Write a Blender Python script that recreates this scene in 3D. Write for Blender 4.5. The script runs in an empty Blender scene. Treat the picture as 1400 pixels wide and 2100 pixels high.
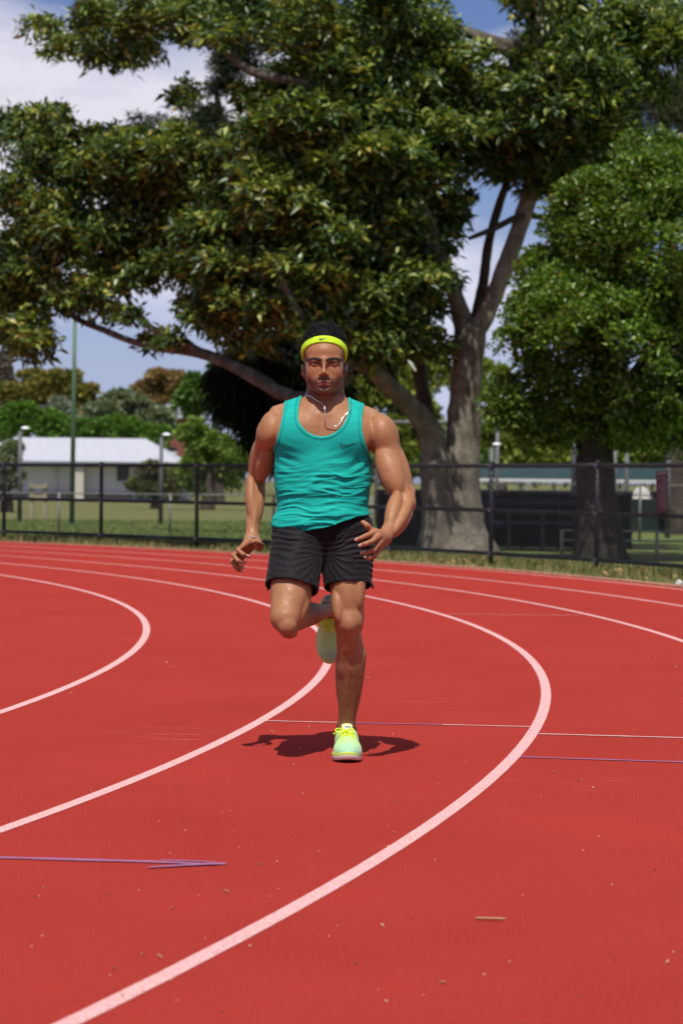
import bpy, bmesh, math, random
import numpy as np
from mathutils import Vector, Matrix, Euler
from mathutils.bvhtree import BVHTree

random.seed(7)
RNG = np.random.default_rng(7)
R = math.radians
scene = bpy.context.scene
COL = scene.collection

# ---------------------------------------------------------------- camera, sky, sun, exposure
F_PX, Y_HOR, CAM_H, ROLL = 4716.0, 985.7, 1.0726, 0.0103     # solved from the lane lines
cam_data = bpy.data.cameras.new('camera')
cam = bpy.data.objects.new('camera', cam_data)
COL.objects.link(cam)
cam_data.sensor_fit = 'VERTICAL'
cam_data.sensor_height = 36.0
cam_data.sensor_width = 24.0
cam_data.lens = F_PX / 2100.0 * 36.0
cam_data.clip_start = 0.1
cam_data.clip_end = 3000.0
pitch = math.atan((1050.0 - Y_HOR) / F_PX)
cam.matrix_world = (Matrix.Translation((0, 0, CAM_H)) @ Matrix.Rotation(R(90) - pitch, 4, 'X')
                    @ Matrix.Rotation(ROLL, 4, 'Z'))
cam_data.dof.use_dof = True
cam_data.dof.focus_distance = 8.85
cam_data.dof.aperture_fstop = 4.8
cam_data.dof.aperture_blades = 8
scene.camera = cam

SUN_EL, SUN_AZ = R(64.0), R(5.0)       # azimuth: how far the sun stands to the left of straight behind the camera
world = bpy.data.worlds.new('World')
scene.world = world
world.use_nodes = True
wn, wl = world.node_tree.nodes, world.node_tree.links
bg = wn['Background']
sky = wn.new('ShaderNodeTexSky')
sky.sky_type = 'NISHITA'
sky.sun_disc = False
sky.sun_elevation = SUN_EL
sky.sun_rotation = R(180.0) + SUN_AZ
sky.air_density = 1.0
sky.dust_density = 0.7
sky.ozone_density = 1.6
tc = wn.new('ShaderNodeTexCoord')
# broken cumulus cover: noise on the sky direction, flattened so the clouds lie in layers
mp = wn.new('ShaderNodeMapping'); mp.inputs['Scale'].default_value = (3.2, 3.2, 7.5)
mp.inputs['Location'].default_value = (0.35, 0.0, 0.62)
wl.new(tc.outputs['Generated'], mp.inputs['Vector'])
cn = wn.new('ShaderNodeTexNoise'); cn.inputs['Scale'].default_value = 1.0
cn.inputs['Detail'].default_value = 9.0; cn.inputs['Roughness'].default_value = 0.52
cn.inputs['Distortion'].default_value = 0.25
wl.new(mp.outputs['Vector'], cn.inputs['Vector'])
cr = wn.new('ShaderNodeValToRGB')
cr.color_ramp.elements[0].position = 0.485; cr.color_ramp.elements[0].color = (0, 0, 0, 1)
cr.color_ramp.elements[1].position = 0.60; cr.color_ramp.elements[1].color = (1, 1, 1, 1)
wl.new(cn.outputs['Fac'], cr.inputs['Fac'])
cm = wn.new('ShaderNodeMixRGB')
wl.new(cr.outputs['Color'], cm.inputs['Fac'])
tint_ = wn.new('ShaderNodeMixRGB'); tint_.blend_type = 'MULTIPLY'; tint_.inputs['Fac'].default_value = 1.0; tint_.inputs['Color2'].default_value = (1.08, 1.14, 1.62, 1)
wl.new(sky.outputs['Color'], tint_.inputs['Color1'])
wl.new(tint_.outputs['Color'], cm.inputs['Color1'])
cm.inputs['Color2'].default_value = (14.0, 13.8, 15.6, 1)
# pale summer haze low over the horizon, all the way round
sxyz = wn.new('ShaderNodeSeparateXYZ'); wl.new(tc.outputs['Generated'], sxyz.inputs['Vector'])
hz_ = wn.new('ShaderNodeMapRange'); hz_.interpolation_type = 'SMOOTHSTEP'
hz_.inputs['From Min'].default_value = 0.0; hz_.inputs['From Max'].default_value = 0.16
hz_.inputs['To Min'].default_value = 0.62; hz_.inputs['To Max'].default_value = 0.0
wl.new(sxyz.outputs['Z'], hz_.inputs['Value'])
hm = wn.new('ShaderNodeMixRGB'); hm.inputs['Color2'].default_value = (9.0, 10.4, 15.5, 1)
wl.new(hz_.outputs['Result'], hm.inputs['Fac']); wl.new(cm.outputs['Color'], hm.inputs['Color1'])
wl.new(hm.outputs['Color'], bg.inputs['Color'])
bg.inputs['Strength'].default_value = 0.053

sun_data = bpy.data.lights.new('sun', 'SUN')
sun_data.energy = 5.0
sun_data.angle = R(0.53)
sun_data.color = (1.0, 0.955, 0.88)
sun = bpy.data.objects.new('sun', sun_data)
COL.objects.link(sun)
_sd = Vector((math.sin(SUN_AZ) * math.cos(SUN_EL), math.cos(SUN_AZ) * math.cos(SUN_EL), -math.sin(SUN_EL)))
sun.rotation_euler = _sd.to_track_quat('-Z', 'Y').to_euler()
sun.location = (-3, -10, 30)

vs = scene.view_settings
vs.view_transform = 'Standard'
vs.look = 'None'
vs.exposure = 0.04
vs.gamma = 1.0
vs.use_curve_mapping = False

# ---------------------------------------------------------------- helpers
def at(x, y, depth):
    """the point seen at photo pixel (x, y) at a depth of so many metres"""
    dx, dy = x - 700.0, y - Y_HOR
    xr = dx + ROLL * dy
    yr = dy - ROLL * dx
    s = depth / F_PX
    return np.array((xr * s, depth, CAM_H - yr * s))

def ground(x, y, z=0.0):
    dx, dy = x - 700.0, y - Y_HOR
    yr = dy - ROLL * dx
    return at(x, y, F_PX * (CAM_H - z) / yr)

def tag(o, label=None, cat=None, group=None, kind=None):
    if label: o['label'] = label
    if cat: o['category'] = cat
    if group: o['group'] = group
    if kind: o['kind'] = kind
    return o

def link(o, parent=None):
    COL.objects.link(o)
    if parent is not None:
        o.parent = parent
        o.matrix_parent_inverse = Matrix.Identity(4)
    return o

def empty(name, loc=(0, 0, 0), rz=0.0):
    o = bpy.data.objects.new(name, None)
    o.location = loc
    o.rotation_euler = (0, 0, rz)
    o.empty_display_size = 0.2
    return link(o)

def mesh_obj(name, v, f, mat=None, parent=None, smooth=True, loc=None):
    me = bpy.data.meshes.new(name)
    me.from_pydata([tuple(map(float, p)) for p in v] if not isinstance(v, np.ndarray) else v.tolist(), [],
                   f.tolist() if isinstance(f, np.ndarray) else f)
    me.update()
    if smooth:
        me.shade_smooth()
    if mat is not None:
        me.materials.append(mat)
    o = bpy.data.objects.new(name, me)
    if loc is not None:
        o.location = loc
    return link(o, parent)

def fast_mesh(name, v, f, mat=None, parent=None, smooth=False):
    """v (n,3), f (m,k) arrays: quick mesh for large counts"""
    v = np.asarray(v, np.float32); f = np.asarray(f, np.int32)
    me = bpy.data.meshes.new(name)
    me.vertices.add(len(v)); me.vertices.foreach_set('co', v.ravel())
    k = f.shape[1]
    me.loops.add(f.size); me.loops.foreach_set('vertex_index', f.ravel())
    me.polygons.add(len(f))
    me.polygons.foreach_set('loop_start', np.arange(0, f.size, k, dtype=np.int32))
    me.polygons.foreach_set('loop_total', np.full(len(f), k, np.int32))
    me.update(calc_edges=True)
    if smooth:
        me.shade_smooth()
    if mat is not None:
        me.materials.append(mat)
    o = bpy.data.objects.new(name, me)
    return link(o, parent)

def vattr(o, name, data):
    data = np.asarray(data, np.float32)
    if data.ndim == 1:
        a = o.data.attributes.new(name, 'FLOAT', 'POINT'); a.data.foreach_set('value', data)
    else:
        if data.shape[1] == 3:
            data = np.hstack([data, np.ones((len(data), 1), np.float32)])
        a = o.data.attributes.new(name, 'FLOAT_COLOR', 'POINT'); a.data.foreach_set('color', data.ravel())

class MB:
    """collects boxes, tubes and discs; build() links them as ONE mesh object"""
    def __init__(self): self.v, self.f = [], []
    def add(self, v, f):
        n = len(self.v); self.v += [tuple(map(float, p)) for p in v]; self.f += [tuple(i + n for i in q) for q in f]
    def box(self, c, s, m=None):
        vs = [Vector((c[0] + s[0] * a / 2, c[1] + s[1] * b / 2, c[2] + s[2] * d / 2)) for a in (-1, 1) for b in (-1, 1) for d in (-1, 1)]
        if m is not None: vs = [m @ p for p in vs]
        self.add(vs, [(0, 1, 3, 2), (4, 6, 7, 5), (0, 4, 5, 1), (2, 3, 7, 6), (0, 2, 6, 4), (1, 5, 7, 3)])
    def tube(self, pts, rad, n=8, cap=True):
        pts = [Vector(p) for p in pts]
        if not hasattr(rad, '__len__'): rad = [rad] * len(pts)
        v, f = [], []
        prev = None
        for i, p in enumerate(pts):
            t = (pts[min(i + 1, len(pts) - 1)] - pts[max(i - 1, 0)])
            if t.length < 1e-9: t = Vector((0, 0, 1))
            t.normalize()
            if prev is None:
                u = t.orthogonal().normalized()
            else:
                u = prev - t * prev.dot(t)
                u = u.normalized() if u.length > 1e-6 else t.orthogonal().normalized()
            prev = u
            w = t.cross(u)
            for k in range(n):
                a = 2 * math.pi * k / n
                v.append(p + (u * math.cos(a) + w * math.sin(a)) * rad[i])
        for i in range(len(pts) - 1):
            for k in range(n):
                k2 = (k + 1) % n
                f.append((i * n + k, i * n + k2, (i + 1) * n + k2, (i + 1) * n + k))
        if cap:
            f.append(tuple(range(n - 1, -1, -1)))
            f.append(tuple((len(pts) - 1) * n + k for k in range(n)))
        self.add(v, f)
    def prism(self, outline, z0, z1, m=None):
        n = len(outline)
        v = [Vector((x, y, z0)) for x, y in outline] + [Vector((x, y, z1)) for x, y in outline]
        if m is not None: v = [m @ p for p in v]
        self.add(v, [tuple(range(n - 1, -1, -1)), tuple(range(n, 2 * n))] +
                 [(i, (i + 1) % n, n + (i + 1) % n, n + i) for i in range(n)])
    def build(self, name, mat, parent=None, smooth=False, loc=None):
        return mesh_obj(name, self.v, self.f, mat, parent, smooth, loc)

def catmull(pts, n=6):
    p = [np.array(q, float) for q in pts]
    p = [2 * p[0] - p[1]] + p + [2 * p[-1] - p[-2]]
    out = []
    for i in range(1, len(p) - 2):
        for k in range(n):
            t = k / n
            out.append(0.5 * ((2 * p[i]) + (-p[i - 1] + p[i + 1]) * t + (2 * p[i - 1] - 5 * p[i] + 4 * p[i + 1] - p[i + 2]) * t * t
                              + (-p[i - 1] + 3 * p[i] - 3 * p[i + 1] + p[i + 2]) * t ** 3))
    out.append(p[-2])
    return out

def vnoise(P, seed=0):
    """smooth value noise in -1..1 for an (n,3) array"""
    P = np.asarray(P, float)
    I = np.floor(P).astype(np.int64); f = P - I; f = f * f * (3 - 2 * f)
    def h(i, j, k):
        n = (i * 374761393 + j * 668265263 + k * 2147483647 + seed * 1274126177) & 0xFFFFFFFF
        n = ((n ^ (n >> 13)) * 1274126177) & 0xFFFFFFFF
        n = ((n ^ (n >> 16)) * 2246822519) & 0xFFFFFFFF
        return ((n ^ (n >> 15)) & 0xFFFF) / 32767.5 - 1.0
    r = 0
    for a in (0, 1):
        for b in (0, 1):
            for c in (0, 1):
                w = (f[:, 0] if a else 1 - f[:, 0]) * (f[:, 1] if b else 1 - f[:, 1]) * (f[:, 2] if c else 1 - f[:, 2])
                r = r + w * h(I[:, 0] + a, I[:, 1] + b, I[:, 2] + c)
    return r

def fbm(P, seed=0, oct=3):
    r, a = 0, 1.0
    for o in range(oct):
        r = r + a * vnoise(P * 2 ** o, seed + o); a *= 0.5
    return r / 1.75

# ---------------------------------------------------------------- material helpers
def mat_new(name, col=(0.5, 0.5, 0.5), rough=0.6, spec=0.5, metal=0.0):
    m = bpy.data.materials.new(name); m.use_nodes = True
    b = m.node_tree.nodes['Principled BSDF']
    b.inputs['Base Color'].default_value = (*col, 1)
    b.inputs['Roughness'].default_value = rough
    b.inputs['Specular IOR Level'].default_value = spec
    b.inputs['Metallic'].default_value = metal
    return m

def nodes(m):
    return m.node_tree.nodes, m.node_tree.links, m.node_tree.nodes['Principled BSDF']

def add_noise(m, scale, detail=3.0, rough=0.5, stretch=(1, 1, 1), coord='Object'):
    n, l, b = nodes(m)
    t = n.new('ShaderNodeTexCoord'); mp_ = n.new('ShaderNodeMapping'); mp_.inputs['Scale'].default_value = stretch
    x = n.new('ShaderNodeTexNoise'); x.inputs['Scale'].default_value = scale; x.inputs['Detail'].default_value = detail
    x.inputs['Roughness'].default_value = rough
    l.new(t.outputs[coord], mp_.inputs['Vector']); l.new(mp_.outputs['Vector'], x.inputs['Vector'])
    return x

def ramp(m, src, stops):
    n, l, b = nodes(m)
    r = n.new('ShaderNodeValToRGB')
    e = r.color_ramp.elements
    while len(e) < len(stops): e.new(0.5)
    for q, (p, c) in zip(e, stops):
        q.position = p; q.color = (*c, 1)
    l.new(src, r.inputs['Fac'])
    return r

def bump(m, src, strength=0.3, dist=0.01):
    n, l, b = nodes(m)
    bp = n.new('ShaderNodeBump'); bp.inputs['Strength'].default_value = strength; bp.inputs['Distance'].default_value = dist
    l.new(src, bp.inputs['Height'])
    old = b.inputs['Normal'].links[0].from_socket if b.inputs['Normal'].links else None
    if old is not None: l.new(old, bp.inputs['Normal'])
    l.new(bp.outputs['Normal'], b.inputs['Normal'])

def noisy(name, c1, c2, scale=5.0, rough=0.7, spec=0.4, detail=4.0, stretch=(1, 1, 1), bmp=0.0, bdist=0.01, metal=0.0, coord='Object', lo=0.35, hi=0.65):
    m = mat_new(name, c1, rough, spec, metal)
    n, l, b = nodes(m)
    x = add_noise(m, scale, detail, 0.55, stretch, coord)
    r = ramp(m, x.outputs['Fac'], [(lo, c1), (hi, c2)])
    l.new(r.outputs['Color'], b.inputs['Base Color'])
    if bmp: bump(m, x.outputs['Fac'], bmp, bdist)
    return m

# ---------------------------------------------------------------- implicit surfaces (numpy) and their mesher
def fr(w, ref=(0, 1, 0)):
    w = np.asarray(w, float); w = w / np.linalg.norm(w)
    v = np.asarray(ref, float) - w * np.dot(ref, w)
    if np.linalg.norm(v) < 1e-3:
        v = np.array((0, 0, 1.0)) - w * w[2]
    v = v / np.linalg.norm(v)
    return np.array((np.cross(w, v), v, w))      # rows u, v, w

class Field:
    """smooth union / subtraction of primitives sampled on a rectilinear grid"""
    def __init__(self, gx, gy, gz):
        self.g = [np.asarray(a, np.float32) for a in (gx, gy, gz)]
        self.F = np.full([len(a) for a in self.g], 0.06, np.float32)
    def sub(self, lo, hi):
        sl = [slice(int(np.searchsorted(a, l)), int(np.searchsorted(a, h))) for a, l, h in zip(self.g, lo, hi)]
        X = self.g[0][sl[0]][:, None, None]; Y = self.g[1][sl[1]][None, :, None]; Z = self.g[2][sl[2]][None, None, :]
        return tuple(sl), X, Y, Z
    def mix(self, sl, d, k, neg=False):
        A = self.F[sl]
        if neg:       # smooth subtraction
            d = -d
            if k <= 0: np.maximum(A, d, out=A); return
            h = np.maximum(k - np.abs(A - d), 0) / k
            A[...] = np.maximum(A, d) + h * h * k * 0.25
        else:
            if k <= 0: np.minimum(A, d, out=A); return
            h = np.maximum(k - np.abs(A - d), 0) / k
            A[...] = np.minimum(A, d) - h * h * k * 0.25
    def prim(self, p):
        kind = p[0]
        if kind == 'cone':
            _, a, b, r1, r2, k, neg = p
            a = np.asarray(a, np.float32); b = np.asarray(b, np.float32)
            m = max(r1, r2) + k + 0.05
            sl, X, Y, Z = self.sub(np.minimum(a, b) - m, np.maximum(a, b) + m)
            ba = b - a; L2 = float(ba @ ba) + 1e-12
            t = np.clip(((X - a[0]) * ba[0] + (Y - a[1]) * ba[1] + (Z - a[2]) * ba[2]) / L2, 0, 1)
            d = np.sqrt((X - a[0] - t * ba[0]) ** 2 + (Y - a[1] - t * ba[1]) ** 2 + (Z - a[2] - t * ba[2]) ** 2) - (r1 + (r2 - r1) * t)
            self.mix(sl, d, k, neg)
        elif kind == 'ell':
            _, c, r, M, k, neg = p
            m = max(r) * 1.0 + k + 0.05
            ext = np.sqrt(((np.asarray(M) * np.asarray(r)[:, None]) ** 2).sum(0)) + k + 0.05
            sl, X, Y, Z = self.sub(c - ext, c + ext)
            dx, dy, dz = X - np.float32(c[0]), Y - np.float32(c[1]), Z - np.float32(c[2])
            q0 = q1 = 0
            for i in range(3):
                q = (dx * np.float32(M[i][0]) + dy * np.float32(M[i][1]) + dz * np.float32(M[i][2])) / np.float32(r[i])
                q0 = q0 + q * q; q1 = q1 + (q / np.float32(r[i])) ** 2
            k0 = np.sqrt(q0); k1 = np.sqrt(q1) + 1e-6
            self.mix(sl, k0 * (k0 - 1) / k1, k, neg)
    def run(self, prims):
        for p in prims: self.prim(p)
        return self
    def XYZ(self):
        return self.g[0][:, None, None], self.g[1][None, :, None], self.g[2][None, None, :]

def surface_nets(F, g, smooth=1):
    gx, gy, gz = g
    S = (F < 0)
    c = S.astype(np.uint8)
    c = c[:-1] + c[1:]; c = c[:, :-1] + c[:, 1:]; c = c[:, :, :-1] + c[:, :, 1:]
    act = np.nonzero(((c > 0) & (c < 8)).ravel())[0]
    shp = c.shape
    i, j, k = np.unravel_index(act, shp)
    acc = np.zeros((len(act), 3)); cnt = np.zeros(len(act))
    corner = lambda a, b, d: F[i + a, j + b, k + d]
    for ax in range(3):
        for a in (0, 1):
            for b in (0, 1):
                o0 = [a, b]; o0.insert(ax, 0); o1 = list(o0); o1[ax] = 1
                f0, f1 = corner(*o0), corner(*o1)
                m = (f0 < 0) != (f1 < 0)
                t = f0[m] / (f0[m] - f1[m])
                pos = [gx[i[m] + o0[0]], gy[j[m] + o0[1]], gz[k[m] + o0[2]]]
                nxt = [gx[i[m] + o1[0]], gy[j[m] + o1[1]], gz[k[m] + o1[2]]]
                for q in range(3):
                    acc[m, q] += pos[q] + (nxt[q] - pos[q]) * t
                cnt[m] += 1
    V = acc / cnt[:, None]
    quads = []
    st = (shp[1] * shp[2], shp[2], 1)
    for ax in range(3):
        s0 = [slice(None)] * 3; s1 = [slice(None)] * 3
        s0[ax] = slice(0, -1); s1[ax] = slice(1, None)
        A, B = S[tuple(s0)], S[tuple(s1)]
        e = np.nonzero(A != B)
        o1, o2 = [q for q in range(3) if q != ax]
        ok = (e[o1] > 0) & (e[o2] > 0) & (e[o1] < shp[o1]) & (e[o2] < shp[o2])
        e = [q[ok] for q in e]
        flip = A[tuple(e)]
        base = e[0] * st[0] + e[1] * st[1] + e[2] * st[2]
        q = np.stack([base - st[o1] - st[o2], base - st[o2], base, base - st[o1]], 1)
        if ax == 1: flip = ~flip
        q[~flip] = q[~flip][:, ::-1]
        quads.append(q)
    Q = np.searchsorted(act, np.concatenate(quads))
    for _ in range(smooth):
        V = lap(V, Q, 0.5)
    return V, Q

def lap(V, Q, w):
    s = np.zeros_like(V); n = np.zeros(len(V))
    for a in range(Q.shape[1]):
        b = (a + 1) % Q.shape[1]
        for u, v in ((Q[:, a], Q[:, b]), (Q[:, b], Q[:, a])):
            for q in range(3):
                s[:, q] += np.bincount(u, V[v, q], len(V))
            n += np.bincount(u, minlength=len(V))
    return V + w * (s / np.maximum(n, 1)[:, None] - V)

def vnormals(V, Q):
    n = np.cross(V[Q[:, 2]] - V[Q[:, 0]], V[Q[:, 3]] - V[Q[:, 1]])
    N = np.zeros_like(V)
    for a in range(4):
        for q in range(3):
            N[:, q] += np.bincount(Q[:, a], n[:, q], len(V))
    return N / (np.linalg.norm(N, axis=1)[:, None] + 1e-12)

def axis(lo, hi, step, fine=()):
    """grid coordinates with finer spacing inside the given (lo, hi, step) ranges"""
    out = [lo]
    while out[-1] < hi:
        s = step
        for a, b, q in fine:
            if a <= out[-1] < b: s = min(s, q)
        out.append(out[-1] + s)
    return np.array(out, np.float32)

# ---------------------------------------------------------------- ground, track, markings
TC = np.array((-27.41, 14.16)); TR = 26.126            # centre of the bend, radius of the innermost line in view
def arc_strip(r0, r1, z, a0, a1, n, name, mat, kind='structure', wob=0.0):
    v, f = [], []
    for i in range(n + 1):
        a = a0 + (a1 - a0) * i / n
        for r in (r0, r1):
            v.append((TC[0] + r * math.cos(a), TC[1] + r * math.sin(a), z))
    f = [(2 * i, 2 * i + 1, 2 * i + 3, 2 * i + 2) for i in range(n)]
    o = mesh_obj(name, v, f, mat, None, False); o['kind'] = kind
    return o
def arc_straights(r0, r1, z, name, mat, kind='structure', n=160, L=90.0):
    """half bend with a straight on either end"""
    v = []
    for s in np.linspace(L, 0, 12)[:-1]:
        for r in (r0, r1): v.append((TC[0] - s, TC[1] - r, z))
    for i in range(n + 1):
        a = -math.pi / 2 + math.pi * i / n
        for r in (r0, r1): v.append((TC[0] + r * math.cos(a), TC[1] + r * math.sin(a), z))
    for s in np.linspace(0, L, 12)[1:]:
        for r in (r0, r1): v.append((TC[0] - s, TC[1] + r, z))
    m = len(v) // 2
    o = mesh_obj(name, v, [(2 * i, 2 * i + 1, 2 * i + 3, 2 * i + 2) for i in range(m - 1)], mat, None, False)
    o['kind'] = kind
    return o

# lawn
m_lawn = mat_new('lawn', (0.07, 0.10, 0.025), 0.9, 0.2)
n_, l_, b_ = nodes(m_lawn)
x1 = add_noise(m_lawn, 0.25, 5, 0.6); x2 = add_noise(m_lawn, 9.0, 5, 0.7)
r1 = ramp(m_lawn, x1.outputs['Fac'], [(0.38, (0.12, 0.18, 0.045)), (0.62, (0.18, 0.20, 0.06))])
r2 = ramp(m_lawn, x2.outputs['Fac'], [(0.3, (0.55, 0.6, 0.5)), (0.7, (1.2, 1.15, 1.1))])
mx = n_.new('ShaderNodeMixRGB'); mx.blend_type = 'MULTIPLY'; mx.inputs['Fac'].default_value = 0.9
l_.new(r1.outputs['Color'], mx.inputs['Color1']); l_.new(r2.outputs['Color'], mx.inputs['Color2'])
# drier towards the far side of the field
tcn = n_.new('ShaderNodeTexCoord'); sp = n_.new('ShaderNodeSeparateXYZ'); l_.new(tcn.outputs['Object'], sp.inputs['Vector'])
mr = n_.new('ShaderNodeMapRange'); mr.inputs['From Min'].default_value = 56; mr.inputs['From Max'].default_value = 64
l_.new(sp.outputs['Y'], mr.inputs['Value'])
mx2 = n_.new('ShaderNodeMixRGB'); l_.new(mr.outputs['Result'], mx2.inputs['Fac']); l_.new(mx.outputs['Color'], mx2.inputs['Color1'])
r3 = ramp(m_lawn, x2.outputs['Fac'], [(0.3, (0.11, 0.125, 0.04)), (0.7, (0.20, 0.19, 0.07))]); l_.new(r3.outputs['Color'], mx2.inputs['Color2'])
l_.new(mx2.outputs['Color'], b_.inputs['Base Color']); bump(m_lawn, x2.outputs['Fac'], 0.6, 0.05)
g_ = mesh_obj('ground', [(-900, -300, -0.03), (900, -300, -0.03), (900, 1500, -0.03), (-900, 1500, -0.03)], [(0, 1, 2, 3)], m_lawn, None, False); g_['kind'] = 'structure'

# red rubber track
m_track = mat_new('red_rubber', (0.5, 0.055, 0.045), 0.95, 0.04)
n_, l_, b_ = nodes(m_track)
xa = add_noise(m_track, 420.0, 3, 0.7); xb = add_noise(m_track, 0.8, 5, 0.6); xc = add_noise(m_track, 110, 4, 0.75)
ra = ramp(m_track, xa.outputs['Fac'], [(0.30, (0.20, 0.019, 0.014)), (0.5, (0.365, 0.0365, 0.027)), (0.72, (0.50, 0.066, 0.048))])
rb = ramp(m_track, xb.outputs['Fac'], [(0.3, (0.92, 0.90, 0.90)), (0.7, (1.05, 1.05, 1.05))])
mx = n_.new('ShaderNodeMixRGB'); mx.blend_type = 'MULTIPLY'; mx.inputs['Fac'].default_value = 1.0
l_.new(ra.outputs['Color'], mx.inputs['Color1']); l_.new(rb.outputs['Color'], mx.inputs['Color2'])
# pale scuffs: short streaks across the lanes
xs_ = add_noise(m_track, 1.0, 4, 0.75, (2.2, 26.0, 1.0)); xs2 = add_noise(m_track, 0.7, 2, 0.5)
ms = n_.new('ShaderNodeMath'); ms.operation = 'MULTIPLY'; l_.new(xs_.outputs['Fac'], ms.inputs[0]); l_.new(xs2.outputs['Fac'], ms.inputs[1])
rs = ramp(m_track, ms.outputs[0], [(0.385, (0, 0, 0)), (0.46, (0.42, 0.42, 0.42))])
mx2 = n_.new('ShaderNodeMixRGB'); l_.new(rs.outputs['Color'], mx2.inputs['Fac']); l_.new(mx.outputs['Color'], mx2.inputs['Color1']); mx2.inputs['Color2'].default_value = (0.58, 0.22, 0.18, 1)
xg = add_noise(m_track, 120.0, 4, 0.85); xh = add_noise(m_track, 260.0, 3, 0.8)
adg = n_.new('ShaderNodeMath'); adg.operation = 'ADD'; l_.new(xg.outputs['Fac'], adg.inputs[0]); l_.new(xh.outputs['Fac'], adg.inputs[1])
rg_ = ramp(m_track, adg.outputs[0], [(0.84, (0.58, 0.54, 0.54)), (1.0, (0.80, 0.80, 0.80)), (1.18, (1.0, 1.03, 1.03))])
mxg = n_.new('ShaderNodeMixRGB'); mxg.blend_type = 'MULTIPLY'; mxg.inputs['Fac'].default_value = 1.0
l_.new(mx2.outputs['Color'], mxg.inputs['Color1']); l_.new(rg_.outputs['Color'], mxg.inputs['Color2']); mx2 = mxg
rd = ramp(m_track, xc.outputs['Fac'], [(0.30, (0.35, 0.3, 0.3)), (0.42, (1, 1, 1))])
mx3 = n_.new('ShaderNodeMixRGB'); mx3.blend_type = 'MULTIPLY'; mx3.inputs['Fac'].default_value = 0.6
l_.new(mx2.outputs['Color'], mx3.inputs['Color1']); l_.new(rd.outputs['Color'], mx3.inputs['Color2'])
l_.new(mx3.outputs['Color'], b_.inputs['Base Color'])
bump(m_track, xa.outputs['Fac'], 0.5, 0.004)
OUT_R = TR + 6.1
arc_straights(15.0, OUT_R + 0.22, 0.0, 'running_track', m_track)
m_kerb = noisy('faded_red_concrete', (0.40, 0.14, 0.12), (0.48, 0.22, 0.19), 8.0, 0.9, 0.2)
kb = MB()
arc_straights(OUT_R + 0.22, OUT_R + 0.34, 0.012, 'kerb_strip', m_kerb)

m_line = mat_new('white_line_paint', (0.8, 0.7, 0.68), 0.8, 0.25)
n_, l_, b_ = nodes(m_line)
xl_ = add_noise(m_line, 230.0, 4, 0.75); xl2 = add_noise(m_line, 30.0, 4, 0.7)
ad = n_.new('ShaderNodeMath'); ad.operation = 'ADD'; l_.new(xl_.outputs['Fac'], ad.inputs[0]); l_.new(xl2.outputs['Fac'], ad.inputs[1])
rl = ramp(m_line, xl_.outputs['Fac'], [(0.40, (0.44, 0.13, 0.12)), (0.50, (0.66, 0.36, 0.345)), (0.62, (0.74, 0.52, 0.50))])
l_.new(rl.outputs['Color'], b_.inputs['Base Color']); bump(m_line, xl_.outputs['Fac'], 0.5, 0.003)
for i in range(-8, 6):
    o = arc_straights(TR + 1.22 * i - 0.025, TR + 1.22 * i + 0.025, 0.0015, 'lane_line', m_line, n=240)
m_blue = noisy('blue_line_paint', (0.22, 0.145, 0.31), (0.36, 0.055, 0.05), 260.0, 0.85, 0.2, 5.0, lo=0.46, hi=0.56)
m_faint = noisy('worn_line_paint', (0.60, 0.20, 0.18), (0.50, 0.10, 0.085), 14.0, 0.85, 0.2, 4.0)
def painted(name, p, q, w, mat, z=0.003, w2=None):
    a, b = ground(*p), ground(*q); d = (b - a); d[2] = 0; d /= np.linalg.norm(d); nrm = np.array((-d[1], d[0], 0)); w2 = w if w2 is None else w2
    N = max(2, int(np.linalg.norm(b - a) / 0.05)); v = []
    for i in range(N + 1):
        t = i / N; c = a + (b - a) * t; hw = (w + (w2 - w) * t) / 2 * (1 + 0.25 * math.sin(i * 1.7) * math.sin(i * 0.63))
        v += [tuple(c + nrm * hw + (0, 0, z)), tuple(c - nrm * hw + (0, 0, z))]
    o = mesh_obj(name, v, [(2 * i, 2 * i + 2, 2 * i + 3, 2 * i + 1) for i in range(N)], mat, None, False); o['kind'] = 'structure'
    return o
painted('painted_mark', (543, 1479.5), (727, 1484.2), 0.020, m_line)
painted('painted_mark', (727, 1484.2), (906, 1487.5), 0.022, m_blue)
painted('painted_mark', (906, 1487.5), (1092, 1492.0), 0.020, m_line)
painted('painted_mark', (1103, 1506.5), (1440, 1515.8), 0.026, m_line)
painted('painted_mark', (1066, 1554), (1440, 1566), 0.026, m_blue)
painted('painted_mark', (915, 1260), (1190, 1262.5), 0.05, m_faint)
a0 = painted('arrow_mark', (-60, 1760.0), (462, 1774.5), 0.034, m_blue, 0.003)
painted('arrow_mark', (300, 1783), (445, 1774.8), 0.012, m_blue, 0.0045, 0.040)
painted('arrow_mark', (330, 1768.5), (440, 1773.2), 0.010, m_blue, 0.006, 0.02)

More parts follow.
